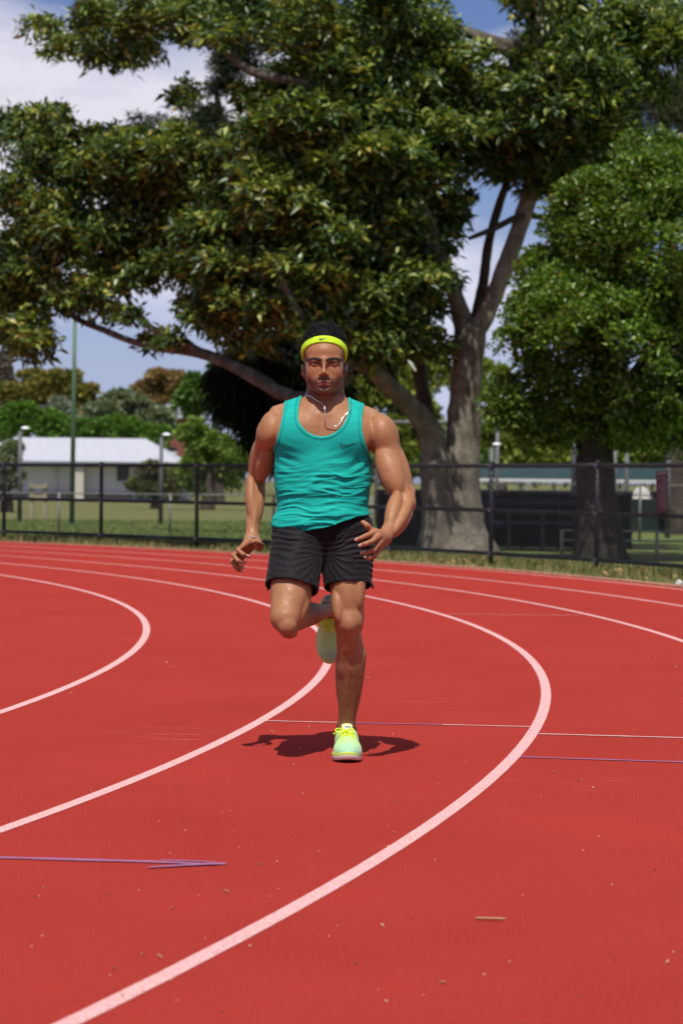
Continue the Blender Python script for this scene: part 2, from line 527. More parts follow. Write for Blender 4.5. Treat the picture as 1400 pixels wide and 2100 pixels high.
# ---------------------------------------------------------------- litter on the track
m_chip = noisy('dry_leaf_scrap', (0.50, 0.36, 0.22), (0.66, 0.52, 0.36), 60.0, 0.8, 0.2)
m_crumb = noisy('dark_crumb', (0.05, 0.035, 0.03), (0.09, 0.06, 0.05), 80.0, 0.9, 0.2)
rl_ = np.random.default_rng(11)
def scrap_mesh(seed, l, w):
    r = np.random.default_rng(seed); n = 5; v, f = [], []
    for i in range(n + 1):
        t = i / n; hw = w * math.sin(math.pi * (0.12 + 0.8 * t)) * r.uniform(0.7, 1.1) / 2
        zc = 0.005 + (0.003 * math.sin(3 * t + seed) + 0.004 * t * (1 - t) if seed else 0.002 * t)
        for s in (-1, 0, 1):
            v.append(((t - 0.5) * l, s * hw + (0.003 * math.sin(4 * t + seed) if seed else 0.002 * t), zc + (0.003 if s else 0.0)))
    for i in range(n):
        for k in range(2): f.append((i * 3 + k, (i + 1) * 3 + k, (i + 1) * 3 + k + 1, i * 3 + k + 1))
    nv = len(v); v += [(x, y, z - 0.0018) for x, y, z in v]; f += [tuple(nv + q for q in reversed(p)) for p in f]
    return v, f
scraps = [(1005, 1892, 0.072, 0.010), (463, 1836, 0.034, 0.008), (230, 1993, 0.026, 0.010), (907, 2021, 0.024, 0.010), (1368, 1980, 0.018, 0.010), (326, 1969, 0.016, 0.010),
          (88, 1829, 0.012, 0.010), (1136, 1588, 0.012, 0.010), (1186, 1606, 0.014, 0.008), (528, 1777, 0.016, 0.008), (601, 1572, 0.020, 0.007), (557, 1503, 0.018, 0.006), (633, 1494.5, 0.014, 0.007),
          (753, 1394, 0.040, 0.016), (763, 1384, 0.020, 0.012), (1012, 1330, 0.03, 0.02), (1118, 1331, 0.02, 0.015), (1328, 1350, 0.03, 0.02), (1384, 1370, 0.02, 0.015), (341, 1361, 0.022, 0.02), (328, 1476, 0.02, 0.012),
          (292, 1966, 0.012, 0.010), (350, 1868, 0.016, 0.01), (783, 1904, 0.012, 0.010), (805, 1509, 0.022, 0.006), (897, 1614, 0.014, 0.007), (809, 1648, 0.012, 0.007), (250, 2050, 0.016, 0.008)]
for k, (x, y, l, w) in enumerate(scraps):
    if k: l, w = l * 0.52, w * 0.5
    v, f = scrap_mesh(k, l, w)
    p = ground(x, y)
    if k == 0:
        o = mesh_obj('dry_twig', v, f, m_chip, None, True, p); tag(o, 'largest pale dry stick lying alone on the red track in front of the right-hand lane', 'twig')
    else:
        o = mesh_obj('leaf_scrap', v, f, m_chip, None, True, p); tag(o, 'tiny pale scrap of dry leaf lying on the red track', 'leaf scrap', 'leaf scraps scattered on the track')
    o.rotation_euler = (0, 0, rl_.uniform(-0.35, 0.35) if l > 0.015 else rl_.uniform(0, 3))
# crumbs too small to tell apart
mb, mb2 = MB(), MB()
for k in range(150):
    x, y = rl_.uniform(0, 1400), 1180 + 900 * rl_.random() ** 1.4
    p = ground(x, y, 0.003); s = rl_.uniform(0.0016, 0.004)
    (mb if rl_.random() < 0.6 else mb2).box(p, (s * rl_.uniform(0.8, 2.2), s * 0.8, s * 0.6), Matrix.Translation(Vector(p)) @ Matrix.Rotation(rl_.uniform(0, 3.1), 4, 'Z') @ Matrix.Translation(-Vector(p)))
o = mb.build('leaf_litter', m_chip); o['kind'] = 'stuff'
o = mb2.build('rubber_crumbs', m_crumb); o['kind'] = 'stuff'

# ---------------------------------------------------------------- grass along the outer edge
def grass(name, n, sampler, h0, h1, cols, seed, w=0.006):
    r = np.random.default_rng(seed)
    P = sampler(n, r); n = len(P)
    h = r.uniform(h0, h1, n) * (0.6 + 0.5 * (vnoise(np.c_[P[:, 0] * 1.3, P[:, 1] * 1.3, np.zeros(n)], seed) + 0.6))
    h = np.clip(h, 0.015, None)
    a = r.uniform(0, 2 * math.pi, n); ln = r.uniform(0.1, 0.6, n) * h; b = r.uniform(0, 2 * math.pi, n)
    dx, dy = np.cos(a) * w, np.sin(a) * w; lx, ly = np.cos(b) * ln, np.sin(b) * ln
    z = P[:, 2]
    V = np.stack([np.c_[P[:, 0] - dx, P[:, 1] - dy, z], np.c_[P[:, 0] + dx, P[:, 1] + dy, z], np.c_[P[:, 0] + dx * 0.6 + lx * 0.4, P[:, 1] + dy * 0.6 + ly * 0.4, z + h * 0.6],
                  np.c_[P[:, 0] - dx * 0.6 + lx * 0.4, P[:, 1] - dy * 0.6 + ly * 0.4, z + h * 0.6], np.c_[P[:, 0] + lx, P[:, 1] + ly, z + h]], 1).reshape(-1, 3)
    i = np.arange(n)[:, None] * 5
    F3 = np.concatenate([i + [0, 1, 2], i + [0, 2, 3], i + [3, 2, 4]])
    m = mat_new(name + '_blade', (0.1, 0.13, 0.03), 0.7, 0.3)
    nn, ll, bb = nodes(m); va = nn.new('ShaderNodeAttribute'); va.attribute_name = 'tone'; ll.new(va.outputs['Color'], bb.inputs['Base Color'])
    bb.inputs['Transmission Weight'].default_value = 0.0
    o = fast_mesh(name, V, F3, m); o['kind'] = 'stuff'
    ci = r.random(n)
    cols = np.array(cols); k = np.minimum((ci * len(cols)).astype(int), len(cols) - 1)
    vattr(o, 'tone', np.repeat(cols[k] * r.uniform(0.75, 1.25, (n, 1)), 5, 0))
    return o
def verge(n, r):
    a = r.uniform(-0.28, 1.75, n); q = OUT_R + 0.38 + 2.3 * r.random(n) ** 1.2
    return np.c_[TC[0] + q * np.cos(a), TC[1] + q * np.sin(a), np.full(n, -0.03)]
grass('verge_grass', 42000, verge, 0.03, 0.14, [(0.08, 0.12, 0.02), (0.10, 0.13, 0.03), (0.16, 0.15, 0.05), (0.26, 0.20, 0.08), (0.30, 0.22, 0.10)], 21, 0.008)
def field(n, r):
    x = r.uniform(-16, 2, n); y = r.uniform(34, 60, n); k = np.hypot(x - TC[0], y - TC[1]) > OUT_R + 2.5
    return np.c_[x, y, np.full(n, -0.03)][k]
grass('field_grass', 50000, field, 0.02, 0.07, [(0.12, 0.18, 0.04), (0.14, 0.20, 0.05), (0.17, 0.20, 0.06)], 22, 0.012)
# fallen leaves in the verge
mb = MB()
for k in range(300):
    a = rl_.uniform(-0.2, 1.1); q = OUT_R + 0.3 + 2.0 * rl_.random()
    c = Vector((TC[0] + q * math.cos(a), TC[1] + q * math.sin(a), 0.03 + 0.04 * rl_.random())); s = rl_.uniform(0.02, 0.045)
    u = Vector(rl_.normal(size=3)); u.z *= 0.4; u.normalize(); w = u.orthogonal().normalized()
    mb.add([c - u * s, c + w * s * 0.45 + Vector((0, 0, 0.008)), c + u * s, c - w * s * 0.45 + Vector((0, 0, 0.008))], [(0, 1, 2), (0, 2, 3)])
o = mb.build('fallen_leaves', noisy('fallen_leaf', (0.26, 0.13, 0.05), (0.36, 0.22, 0.09), 6.0, 0.8, 0.3)); o['kind'] = 'stuff'
# crumpled white scrap beside the kerb
bm = bmesh.new(); bmesh.ops.create_icosphere(bm, subdivisions=3, radius=0.036)
v = np.array([p.co[:] for p in bm.verts]); f = [[q.index for q in p.verts] for p in bm.faces]; bm.free()
v = v * (1 + 0.22 * fbm(v * 40, 8))[:, None]
p = ground(1391, 1200); p[2] = 0.02
o = mesh_obj('paper_ball', v, f, mat_new('crumpled_paper', (0.75, 0.75, 0.78), 0.8), None, False, p)
tag(o, 'small crumpled white paper ball in the grass beside the track edge', 'litter')

# ---------------------------------------------------------------- black chain-link fence round the bend
m_black = noisy('black_coated_steel', (0.012, 0.012, 0.016), (0.022, 0.022, 0.028), 30.0, 0.45, 0.5)
m_wire = mat_new('black_wire', (0.014, 0.014, 0.017), 0.5, 0.5)
m_clamp = mat_new('galvanised_clamp', (0.16, 0.16, 0.2), 0.35, 0.5, 0.8)
FRad, FH = 33.62, 1.305
def fang(px):
    """angle on the fence's circle seen in pixel column px at ground level"""
    best = None
    for a in np.linspace(-0.4, 1.7, 6000):
        x, y = TC[0] + FRad * math.cos(a), TC[1] + FRad * math.sin(a)
        q = 700 + F_PX * x / y - ROLL * 100
        if y > 0 and (best is None or abs(q - px) < best[0]): best = (abs(q - px), a)
    return best[1]
cols_ = [fang(x) for x in (-191, 8, 207, 403, 600, 800, 1005, 1222, 1450)]
_st = cols_[0] - cols_[1]
cols_ = [cols_[0] + _st * k for k in (7, 6, 5, 4, 3, 2, 1)] + cols_ + [cols_[-1] - (cols_[-2] - cols_[-1]) * k for k in (1, 2, 3)]
fence = empty('chain_link_fence', (TC[0] + FRad * math.cos(0.5), TC[1] + FRad * math.sin(0.5), -0.03))
tag(fence, 'black chain-link fence with three rails curving round the outside of the red track', 'fence')
FL = Vector(fence.location)
def fpt(a, z): return Vector((TC[0] + FRad * math.cos(a), TC[1] + FRad * math.sin(a), z))
post_mb = MB()
post_mb.tube([(0, 0, -0.1), (0, 0, FH + 0.02)], 0.032, 12); post_mb.tube([(0, 0, FH + 0.02), (0, 0, FH + 0.045)], [0.036, 0.022], 12)
post0 = post_mb.build('post', m_black, fence, True)
cl_mb = MB(); cl_mb.tube([(0, 0, -0.025), (0, 0, 0.025)], 0.041, 12); cl_mb.box((0.0, -0.05, 0), (0.05, 0.03, 0.03)); cl_mb.tube([(-0.045, -0.045, 0), (0.045, -0.045, 0)], 0.012, 6)
clamp0 = cl_mb.build('clamp', m_clamp, post0)
RAILZ = (FH - 0.015, 0.70, 0.13)
for i, a in enumerate(cols_):
    o = post0 if i == 0 else post0.copy()
    if i: link(o, fence)
    o.location = fpt(a, 0) - FL; o.rotation_euler = (0, 0, a - math.pi / 2 + math.pi)
    for k, z in enumerate(RAILZ):
        c = clamp0 if (i == 0 and k == 0) else clamp0.copy()
        if not (i == 0 and k == 0): link(c, o)
        c.location = (0, 0, z)
A0, A1 = max(cols_), min(cols_)
for i in range(len(cols_) - 1):
    for z in RAILZ:
        mb = MB(); mb.tube([fpt(cols_[i] + (cols_[i + 1] - cols_[i]) * t / 6, z) - FL for t in range(7)], 0.026 if z != RAILZ[0] else 0.029, 8)
        mb.build('rail', m_black, fence, True)
mb = MB(); pitch_w = 0.066; na = int(abs(A0 - A1) * FRad / pitch_w)
zb, zt = 0.07, FH - 0.01
da = (zt - zb) / FRad * 0.85
for i in range(na + 18):
    a = A1 + i * pitch_w / FRad
    for s in (1, -1):
        pts = []
        for t in range(5):
            q = a + s * da * (t / 4 - (0.5))
            pts.append(Vector((TC[0] + (FRad - 0.034) * math.cos(q), TC[1] + (FRad - 0.034) * math.sin(q), zb + (zt - zb) * t / 4)) - FL)
        mb.tube(pts, 0.0034, 3, False)
o = mb.build('chain_link_mesh', m_wire, fence); o['kind'] = 'stuff'
# maroon notice wired to the fence
a_s = fang(1366); sg = empty('notice_board', fpt(a_s, 0.72)); sg.rotation_euler = (0, R(2.5), a_s + math.pi / 2)
tag(sg, 'narrow maroon notice board with rows of pale lettering wired to the black fence', 'sign')
mb = MB(); mb.box((0, 0.062, 0.26), (0.27, 0.008, 0.49)); mb.build('board', noisy('maroon_sheet', (0.030, 0.006, 0.011), (0.042, 0.009, 0.015), 4.0, 0.5, 0.4), sg)
m_let = mat_new('faded_lettering', (0.12, 0.075, 0.10), 0.6)
mb = MB(); rs_ = np.random.default_rng(5)
z = 0.475
mb2 = MB(); mb2.box((0, 0.0668, 0.478), (0.22, 0.0015, 0.030)); mb2.build('heading', m_let, sg)
for k in range(13):
    z = 0.425 - k * 0.029; w = rs_.uniform(0.12, 0.235); x = -0.118
    while x < -0.118 + w - 0.01:
        l = rs_.uniform(0.016, 0.044); mb.box((x + l / 2, 0.0668, z), (l, 0.0015, 0.012)); x += l + 0.010
o = mb.build('lettering', m_let, sg); o['kind'] = 'stuff'

# ---------------------------------------------------------------- buildings, poles and the park behind
def part_box(name, c, s, mat, parent, rz=0.0, bev=0.0):
    mb = MB(); mb.box((0, 0, 0), s); o = mb.build(name, mat, parent); o.location = Vector(c); o.rotation_euler = (0, 0, rz)
    return o
# white pavilion
pv_d = 112.0
c0 = at(205, 1020, pv_d); sc = pv_d / F_PX
pav = empty('pavilion', (c0[0], pv_d + 3.5, 0)); tag(pav, 'low white building with pale grey hipped metal roof beyond the grass field', 'building')
m_wall = noisy('white_weatherboard', (0.72, 0.71, 0.69), (0.78, 0.77, 0.75), 3.0, 0.8, 0.2)
m_roof = noisy('pale_metal_roof', (0.37, 0.38, 0.42), (0.43, 0.44, 0.48), 2.0, 0.55, 0.4, 3.0, (8, 0.5, 1))
zb_ = 0.0; we = CAM_H + (980.5 - 946) * sc; wr = CAM_H + (980.5 - 896) * sc
X0, X1 = (-60 - 205) * sc, (270 - 205) * sc
part_box('wall', ((X0 + X1) / 2, 0, we / 2), (X1 - X0, 7.0, we), m_wall, pav)
part_box('wall', (((372 + 270) / 2 - 205) * sc, 1.5, we / 2 - 0.1), ((372 - 270) * sc, 4.0, we - 0.2), noisy('grey_cladding', (0.42, 0.42, 0.46), (0.48, 0.48, 0.52), 3.0, 0.8), pav)
def hip(name, x0, x1, y0, y1, z0, z1, ins, mat, parent):
    v = [(x0, y0, z0), (x1, y0, z0), (x1, y1, z0), (x0, y1, z0), (x0 + ins, (y0 + y1) / 2, z1), (x1 - ins, (y0 + y1) / 2, z1)]
    v += [(a, b, c - 0.12) for a, b, c in v[:4]]
    f = [(0, 1, 5, 4), (1, 2, 5), (2, 3, 4, 5), (3, 0, 4), (0, 6, 7, 1), (1, 7, 8, 2), (2, 8, 9, 3), (3, 9, 6, 0), (6, 9, 8, 7)]
    return mesh_obj(name, v, f, mat, parent, False)
rf = hip('roof', (-80 - 205) * sc, (372 - 205) * sc, -4.3, 4.3, we, wr, (372 - 285) * sc, m_roof, pav)
part_box('gutter', (((372 - 80) / 2 - 205) * sc, -4.33, we - 0.10), ((372 + 80) * sc, 0.10, 0.14), noisy('grey_gutter', (0.16, 0.17, 0.18), (0.2, 0.2, 0.22), 3.0, 0.6), pav)
m_dark = noisy('dark_window', (0.02, 0.022, 0.026), (0.03, 0.03, 0.035), 2.0, 0.25, 0.5)
for x0, x1, y0, y1 in ((239, 266, 955, 986),):
    w_ = part_box('window', (((x0 + x1) / 2 - 205) * sc, -3.54, CAM_H + (980.5 - (y0 + y1) / 2) * sc), ((x1 - x0) * sc, 0.10, (y1 - y0) * sc), m_dark, pav)
    fr_ = MB(); hw, hh = (x1 - x0) * sc / 2, (y1 - y0) * sc / 2
    for sx_ in (-1, 1): fr_.box((sx_ * (hw + 0.03), -0.03, 0), (0.06, 0.1, 2 * hh + 0.12))
    for sz_ in (-1, 1): fr_.box((0, -0.032, sz_ * (hh + 0.03)), (2 * hw, 0.1, 0.06))
    fr_.build('frame', m_wall, w_)
m_pipe = mat_new('white_pipe', (0.7, 0.7, 0.7), 0.6)
mb = MB(); mb.tube([((114 - 205) * sc, -3.6, 0), ((114 - 205) * sc, -3.6, we)], 0.09, 8); mb.build('downpipe', m_pipe, pav, True)
part_box('pillar', ((165 - 205) * sc, -3.9, we / 2), (18 * sc, 0.6, we), noisy('cream_render', (0.60, 0.56, 0.48), (0.66, 0.62, 0.54), 3.0, 0.8), pav)
part_box('plinth', ((105 - 205) * sc, -3.7, 0.17), (330 * sc, 0.5, 0.40), noisy('dark_plinth', (0.03, 0.03, 0.03), (0.05, 0.05, 0.05), 2.0, 0.9), pav)

# brick house behind
def house(name, x0, x1, ytop, ybase, d, wallm, label, roofm=None, roofh=0, wins=(), cat='house'):
    s = d / F_PX
    p = at((x0 + x1) / 2, ytop, d); zt = p[2]; h = empty(name, (p[0], d, 0)); tag(h, label, cat)
    w = (x1 - x0) * s
    part_box('wall', (0, 2.5, zt / 2), (w, 5, zt), wallm, h)
    if roofm: hip('roof', -w / 2 - 0.3, w / 2 + 0.3, -0.35, 5.35, zt, zt + roofh, w * 0.3, roofm, h)
    for wx, wy, ww, wh, m in wins:
        q = at(wx, wy, d); wo = part_box('window', (q[0] - p[0], -0.05, q[2]), (ww * s, 0.12, wh * s), m, h)
        part_box('sill', (0, -0.06, -wh * s / 2 - 0.04), (ww * s + 0.12, 0.18, 0.08), m_wall, wo)
    return h
m_brick = noisy('brown_brick', (0.16, 0.055, 0.045), (0.22, 0.085, 0.065), 5.0, 0.9, 0.2, 3.0, (1, 1, 4))
m_tile = noisy('grey_tile_roof', (0.20, 0.20, 0.24), (0.26, 0.26, 0.30), 3.0, 0.8)
m_blind = noisy('pale_blind', (0.5, 0.48, 0.46), (0.58, 0.56, 0.54), 3.0, 0.7)
house('brick_house', 350, 412, 855, 985, 150.0, m_brick, 'dark brown brick house with grey roof partly hidden behind the trees left of the runner', m_tile, 1.2,
      ((358, 845, 14, 24, m_dark), (352, 922, 20, 10, m_dark), (376, 843, 10, 20, m_blind)))

# poles
m_green = noisy('green_painted_steel', (0.06, 0.115, 0.06), (0.075, 0.135, 0.072), 4.0, 0.5, 0.4)
m_galv = noisy('galvanised_steel', (0.12, 0.12, 0.125), (0.17, 0.17, 0.175), 12.0, 0.7, 0.3)
m_greypost = noisy('dark_grey_post', (0.08, 0.085, 0.09), (0.11, 0.115, 0.12), 5.0, 0.6)
m_lamp = mat_new('lamp_glass', (0.8, 0.8, 0.82), 0.25, 0.6)
pd = 53.0
b0 = at(147, 1076, pd); pole = empty('light_mast', (b0[0], pd, -0.03)); tag(pole, 'tall green steel mast standing in front of the white building', 'mast')
mb = MB(); mb.tube([(0, 0, 0), (0.02, 0, 3.0), (0.03, 0, 4.75)], [0.062, 0.052, 0.04], 12); mb.build('shaft', m_green, pole, True)
mb = MB(); mb.box((0, 0, 0.03), (0.3, 0.3, 0.06)); mb.build('base_plate', m_green, pole)
mb = MB(); mb.tube([(0.03, 0, 4.75), (0.03, 0, 4.82)], [0.05, 0.02], 10); mb.build('cap', m_green, pole)
def lamp(px, ytop, ybase, d, label, pxbase=None):
    b = at(pxbase or px, ybase, d); t = at(px, ytop, d)
    r = empty('path_lamp', (b[0], d, 0)); tag(r, label, 'lamp post', 'short lamp posts in the park')
    mb = MB(); mb.tube([(0, 0, -0.05), (0, 0, t[2])], [0.06, 0.045], 10); mb.build('post', m_greypost, r, True)
    mb = MB(); s = d / F_PX
    mb.tube([(0.02, 0, t[2] - 0.02), (0.05, 0, t[2] + 0.02), (9 * s, 0, t[2] + 0.05)], 0.03, 6); mb.build('arm', m_greypost, r, True)
    bm = bmesh.new(); bmesh.ops.create_uvsphere(bm, u_segments=16, v_segments=8, radius=1.0)
    v = [(p.co.x * 9 * s + 10 * s, p.co.y * 6 * s, p.co.z * (4.5 if p.co.z > 0 else 2.0) * s + t[2] + 0.06) for p in bm.verts]; f = [[q.index for q in p.verts] for p in bm.faces]; bm.free()
    mesh_obj('lamp_head', v, f, m_lamp, r, True)
lamp(40, 884, 1071, 56.0, 'short lamp post with pale head before the left end of the white building')
lamp(329, 897, 1069, 56.0, 'short lamp post with pale head before the right end of the white building')
lamp(1005, 918, 1110, 47.0, 'short lamp post with a pale head just right of the big tree trunk')
lamp(1282, 930, 1110, 47.0, 'short lamp post with a pale head just right of the round tree trunk')
lamp(1367, 931, 1110, 47.0, 'short lamp post with a pale head above the maroon notice board')
# pipe goal frame
gd = 58.0
q0, q1 = at(772, 866, gd), at(1019, 866, gd)
gf = empty('goal_frame', ((q0[0] + q1[0]) / 2, gd, 0)); tag(gf, 'grey pipe frame with long crossbar standing behind the big tree trunk', 'goal frame')
mb = MB(); mb.tube([(q0[0] - gf.location.x, 0, q0[2]), (q1[0] - gf.location.x, 0, q1[2])], 0.045, 8); mb.build('crossbar', m_galv, gf, True)
for q in (q0, q1):
    mb = MB(); mb.tube([(q[0] - gf.location.x, 0, -0.05), (q[0] - gf.location.x, 0, q[2] - 0.046)], 0.045, 8); mb.build('upright', m_galv, gf, True)
for px, d in ((1173, 50.0), (1257, 50.0)):
    b = at(px, 1080, d); t = at(px, 900, d); o = empty('net_pole', (b[0], d, 0))
    tag(o, 'plain grey steel pole standing just %s the round tree trunk' % ('left of' if px < 1200 else 'right of'), 'pole')
    mb = MB(); mb.tube([(0, 0, -0.05), (0, 0, t[2])], 0.05, 8); mb.build('shaft', m_galv, o, True)
    mb = MB(); mb.tube([(0, 0, t[2]), (0, 0, t[2] + 0.06)], [0.06, 0.02], 8); mb.build('cap', m_galv, o, True)

# wooden stile posts left
m_wood = noisy('weathered_wood', (0.30, 0.25, 0.17), (0.40, 0.34, 0.24), 8.0, 0.85, 0.2, 4, (1, 1, 0.2))
sd_ = 60.0
st = empty('wooden_rail_fence', (at(78, 1060, sd_)[0], sd_, 0)); tag(st, 'two weathered wooden posts joined by a rail on the field at the left', 'wooden fence')
for px in (65, 92):
    b = at(px, 1064, sd_); t = at(px, 993, sd_); part_box('post', (b[0] - st.location.x, 0, t[2] / 2), (0.10, 0.10, t[2] + 0.06), m_wood, st)
t = at(78, 996, sd_); part_box('rail', (0, -0.08, t[2] - 0.02), (0.45, 0.05, 0.09), m_wood, st)
t = at(78, 1018, sd_); part_box('rail', (0, -0.08, t[2]), (0.45, 0.05, 0.09), m_wood, st)

# old grey netting fence of the field
def grey_fence(pxs, ytop, ybase, d, label, rails, mesh=True, dcurve=0.0, mat=None):
    mat = mat or m_galv
    f0 = at(pxs[0], ybase, d); fo = empty('pipe_fence', (f0[0], d, 0)); tag(fo, label, 'fence')
    zt = at(700, ytop, d)[2]
    P = [np.array((at(px, ybase, d)[0] - f0[0], dcurve * i, 0)) for i, px in enumerate(pxs)]
    for p in P:
        mb = MB(); mb.tube([p + (0, 0, -0.05), p + (0, 0, zt)], 0.026, 8); mb.build('post', mat, fo, True)
    for z in rails:
        for a, b in zip(P[:-1], P[1:]):
            mb = MB(); mb.tube([a + (0, 0, zt * z), b + (0, 0, zt * z)], 0.014, 6); mb.build('rail', mat, fo, True)
    return fo
grey_fence((-80, 120, 348, 560, 760), 1016, 1112, 46.0, 'thin grey pipe fence crossing the grass field behind the black fence at the left', (0.98,), mat=noisy('dull_steel', (0.20, 0.20, 0.20), (0.26, 0.26, 0.26), 12.0, 0.7))
grey_fence((1150, 1345, 1560), 1082, 1168, 33.5, 'low tan pipe fence with two rails behind the black fence at the right', (0.98, 0.62), mat=noisy('tan_steel', (0.36, 0.32, 0.25), (0.44, 0.40, 0.33), 8.0, 0.6))
grey_fence((965, 1080, 1195, 1310, 1430), 986, 1100, 44.5, 'dull grey railing above the dark windscreen at the right', (0.98,), mat=noisy('dull_rail', (0.16, 0.16, 0.16), (0.22, 0.22, 0.22), 12.0, 0.7))

# dark windscreen cloth on the courts behind the trees
m_cloth = noisy('dark_green_screen', (0.012, 0.026, 0.019), (0.020, 0.038, 0.027), 1.5, 0.9, 0.1)
wsd = 38.0
w0, w1 = at(775, 1100, wsd), at(1300, 1100, wsd); wc_ = (w0[0] + w1[0]) / 2
ws = empty('windscreen_fence', (wc_, wsd + 0.5, 0)); tag(ws, 'dark green windscreen cloth stretched between posts behind the big trees', 'windscreen')
zt_ = CAM_H + (989 - 1012) * wsd / F_PX + 0.0
segs = 7
for i in range(segs):
    xa_, xb_ = w0[0] + (w1[0] - w0[0]) * i / segs - wc_, w0[0] + (w1[0] - w0[0]) * (i + 1) / segs - wc_
    v, f = [], []
    for a in range(9):
        for b in range(5):
            v.append((xa_ + 0.02 + (xb_ - xa_ - 0.04) * a / 8, 0.03 * math.sin(a * 0.9 + i) * math.sin(b * 1.1), zt_ * b / 4 - 0.03 * math.sin(math.pi * a / 8) * (b == 4)))
    for a in range(8):
        for b in range(4): f.append((a * 5 + b, (a + 1) * 5 + b, (a + 1) * 5 + b + 1, a * 5 + b + 1))
    mesh_obj('cloth_panel', v, f, m_cloth, ws, True)
for i in range(segs + 1):
    x = w0[0] + (w1[0] - w0[0]) * i / segs - wc_
    mb = MB(); mb.tube([(x, 0.06, -0.05), (x, 0.06, zt_ + 0.03)], 0.03, 8); mb.build('post', m_greypost, ws, True)
mb = MB(); mb.tube([(w0[0] - wc_, 0.06, zt_ + 0.02), (w1[0] - wc_, 0.06, zt_ + 0.02)], 0.03, 8); mb.build('top_rail', m_greypost, ws, True)

w0b, w1b = at(1285, 1085, 52.0), at(1500, 1085, 52.0); ztb = at(1400, 1024, 52.0)[2]
ws2 = empty('windscreen_fence', ((w0b[0] + w1b[0]) / 2, 52.0, 0)); tag(ws2, 'low dark green screen behind the maroon notice board at the right edge', 'windscreen')
for i in range(3):
    wd_ = (w1b[0] - w0b[0]) / 3; xx = -wd_ * 1.5 + wd_ * (i + 0.5)
    part_box('cloth_panel', (xx, 0, ztb / 2), (wd_ - 0.03, 0.03, ztb), m_cloth, ws2)
    mb = MB(); mb.tube([(xx + wd_ / 2, 0.08, -0.05), (xx + wd_ / 2, 0.08, ztb + 0.05)], 0.03, 8); mb.build('post', m_greypost, ws2, True)
# long shed with a green corrugated roof
ld = 78.0; ls = ld / F_PX
l0, l1 = at(965, 985, ld), at(1500, 985, ld)
shed = empty('long_shed', ((l0[0] + l1[0]) / 2, ld, 0)); tag(shed, 'long open shelter with a green corrugated roof behind the trees at the right', 'shelter')
zl, zh = at(1200, 982, ld)[2], at(1200, 958, ld)[2]
W_ = l1[0] - l0[0]
m_groof = noisy('green_corrugated_iron', (0.015, 0.055, 0.052), (0.03, 0.085, 0.078), 2.0, 0.5, 0.4)
v, f = [], []
NC = 180
for i in range(NC + 1):
    x = -W_ / 2 + W_ * i / NC; b = 0.025 * math.cos(i * math.pi)
    v += [(x, -0.6, zl + b), (x, 2.4, zh + b), (x, 5.4, zl + b)]
for i in range(NC): f += [(3 * i, 3 * i + 3, 3 * i + 4, 3 * i + 1), (3 * i + 1, 3 * i + 4, 3 * i + 5, 3 * i + 2)]
mesh_obj('roof', v, f, m_groof, shed, False)
part_box('fascia', (0, -0.66, zl - 0.07), (W_, 0.06, 0.10), m_pipe, shed)
for i in range(8):
    mb = MB(); x = -W_ / 2 + W_ * (i + 0.5) / 8; mb.tube([(x, -0.4, 0), (x, -0.4, zl - 0.12)], 0.06, 8); mb.build('post', m_greypost, shed, True)
part_box('back_wall', (0, 5.0, 0.4), (W_, 0.12, 0.8), noisy('dark_timber', (0.03, 0.04, 0.03), (0.05, 0.06, 0.05), 2.0, 0.9), shed)
# blue bench and white dome
bd_ = 37.3
p = at(1075, 1029, bd_); o = empty('blue_bench', (p[0], bd_, 0)); tag(o, 'long bench with a faded blue rail in front of the dark screen', 'bench')
m_blue2 = noisy('blue_paint', (0.025, 0.04, 0.08), (0.035, 0.055, 0.10), 4.0, 0.5)
part_box('back_rail', (0, 0, p[2]), (205 * bd_ / F_PX, 0.05, 0.09), m_blue2, o); part_box('seat', (0, -0.25, 0.42), (205 * bd_ / F_PX, 0.35, 0.05), m_blue2, o)
for s in (-0.8, -0.27, 0.27, 0.8): part_box('leg', (s, -0.12, 0.3), (0.05, 0.3, 0.62), m_greypost, o)
dm = 60.0; p = at(1313, 1018, dm)
bm = bmesh.new(); bmesh.ops.create_uvsphere(bm, u_segments=24, v_segments=12, radius=19 * dm / F_PX)
for q in bm.verts:
    q.co.z = max(q.co.z, 0) * 1.05; q.co.y *= 0.9
v = np.array([q.co[:] for q in bm.verts]); f = [[q.index for q in c.verts] for c in bm.faces]; bm.free()
do = empty('white_tank', (p[0], dm, 0)); tag(do, 'small white domed tank seen past the maroon notice board', 'tank')
mesh_obj('dome', v + (0, 0, p[2]), f, noisy('white_plaster', (0.55, 0.53, 0.50), (0.62, 0.6, 0.57), 3.0, 0.8), do, True)
mb = MB(); mb.tube([(0, 0, 0), (0, 0, p[2])], 19 * dm / F_PX * 0.98, 24); mb.build('wall', noisy('plaster_wall', (0.5, 0.48, 0.45), (0.56, 0.54, 0.5), 3.0, 0.8), do, True)
# ---------------------------------------------------------------- the runner
BD = 8.95                                            # depth of the body's middle plane
PX = BD / F_PX                                       # metres per photo pixel there
def Q(x, y, d=0.0): return at(x, y, BD + d)
def H(x, y, d=0.0): return at(x, y, BD + d - 0.045)  # the head is carried a little forward

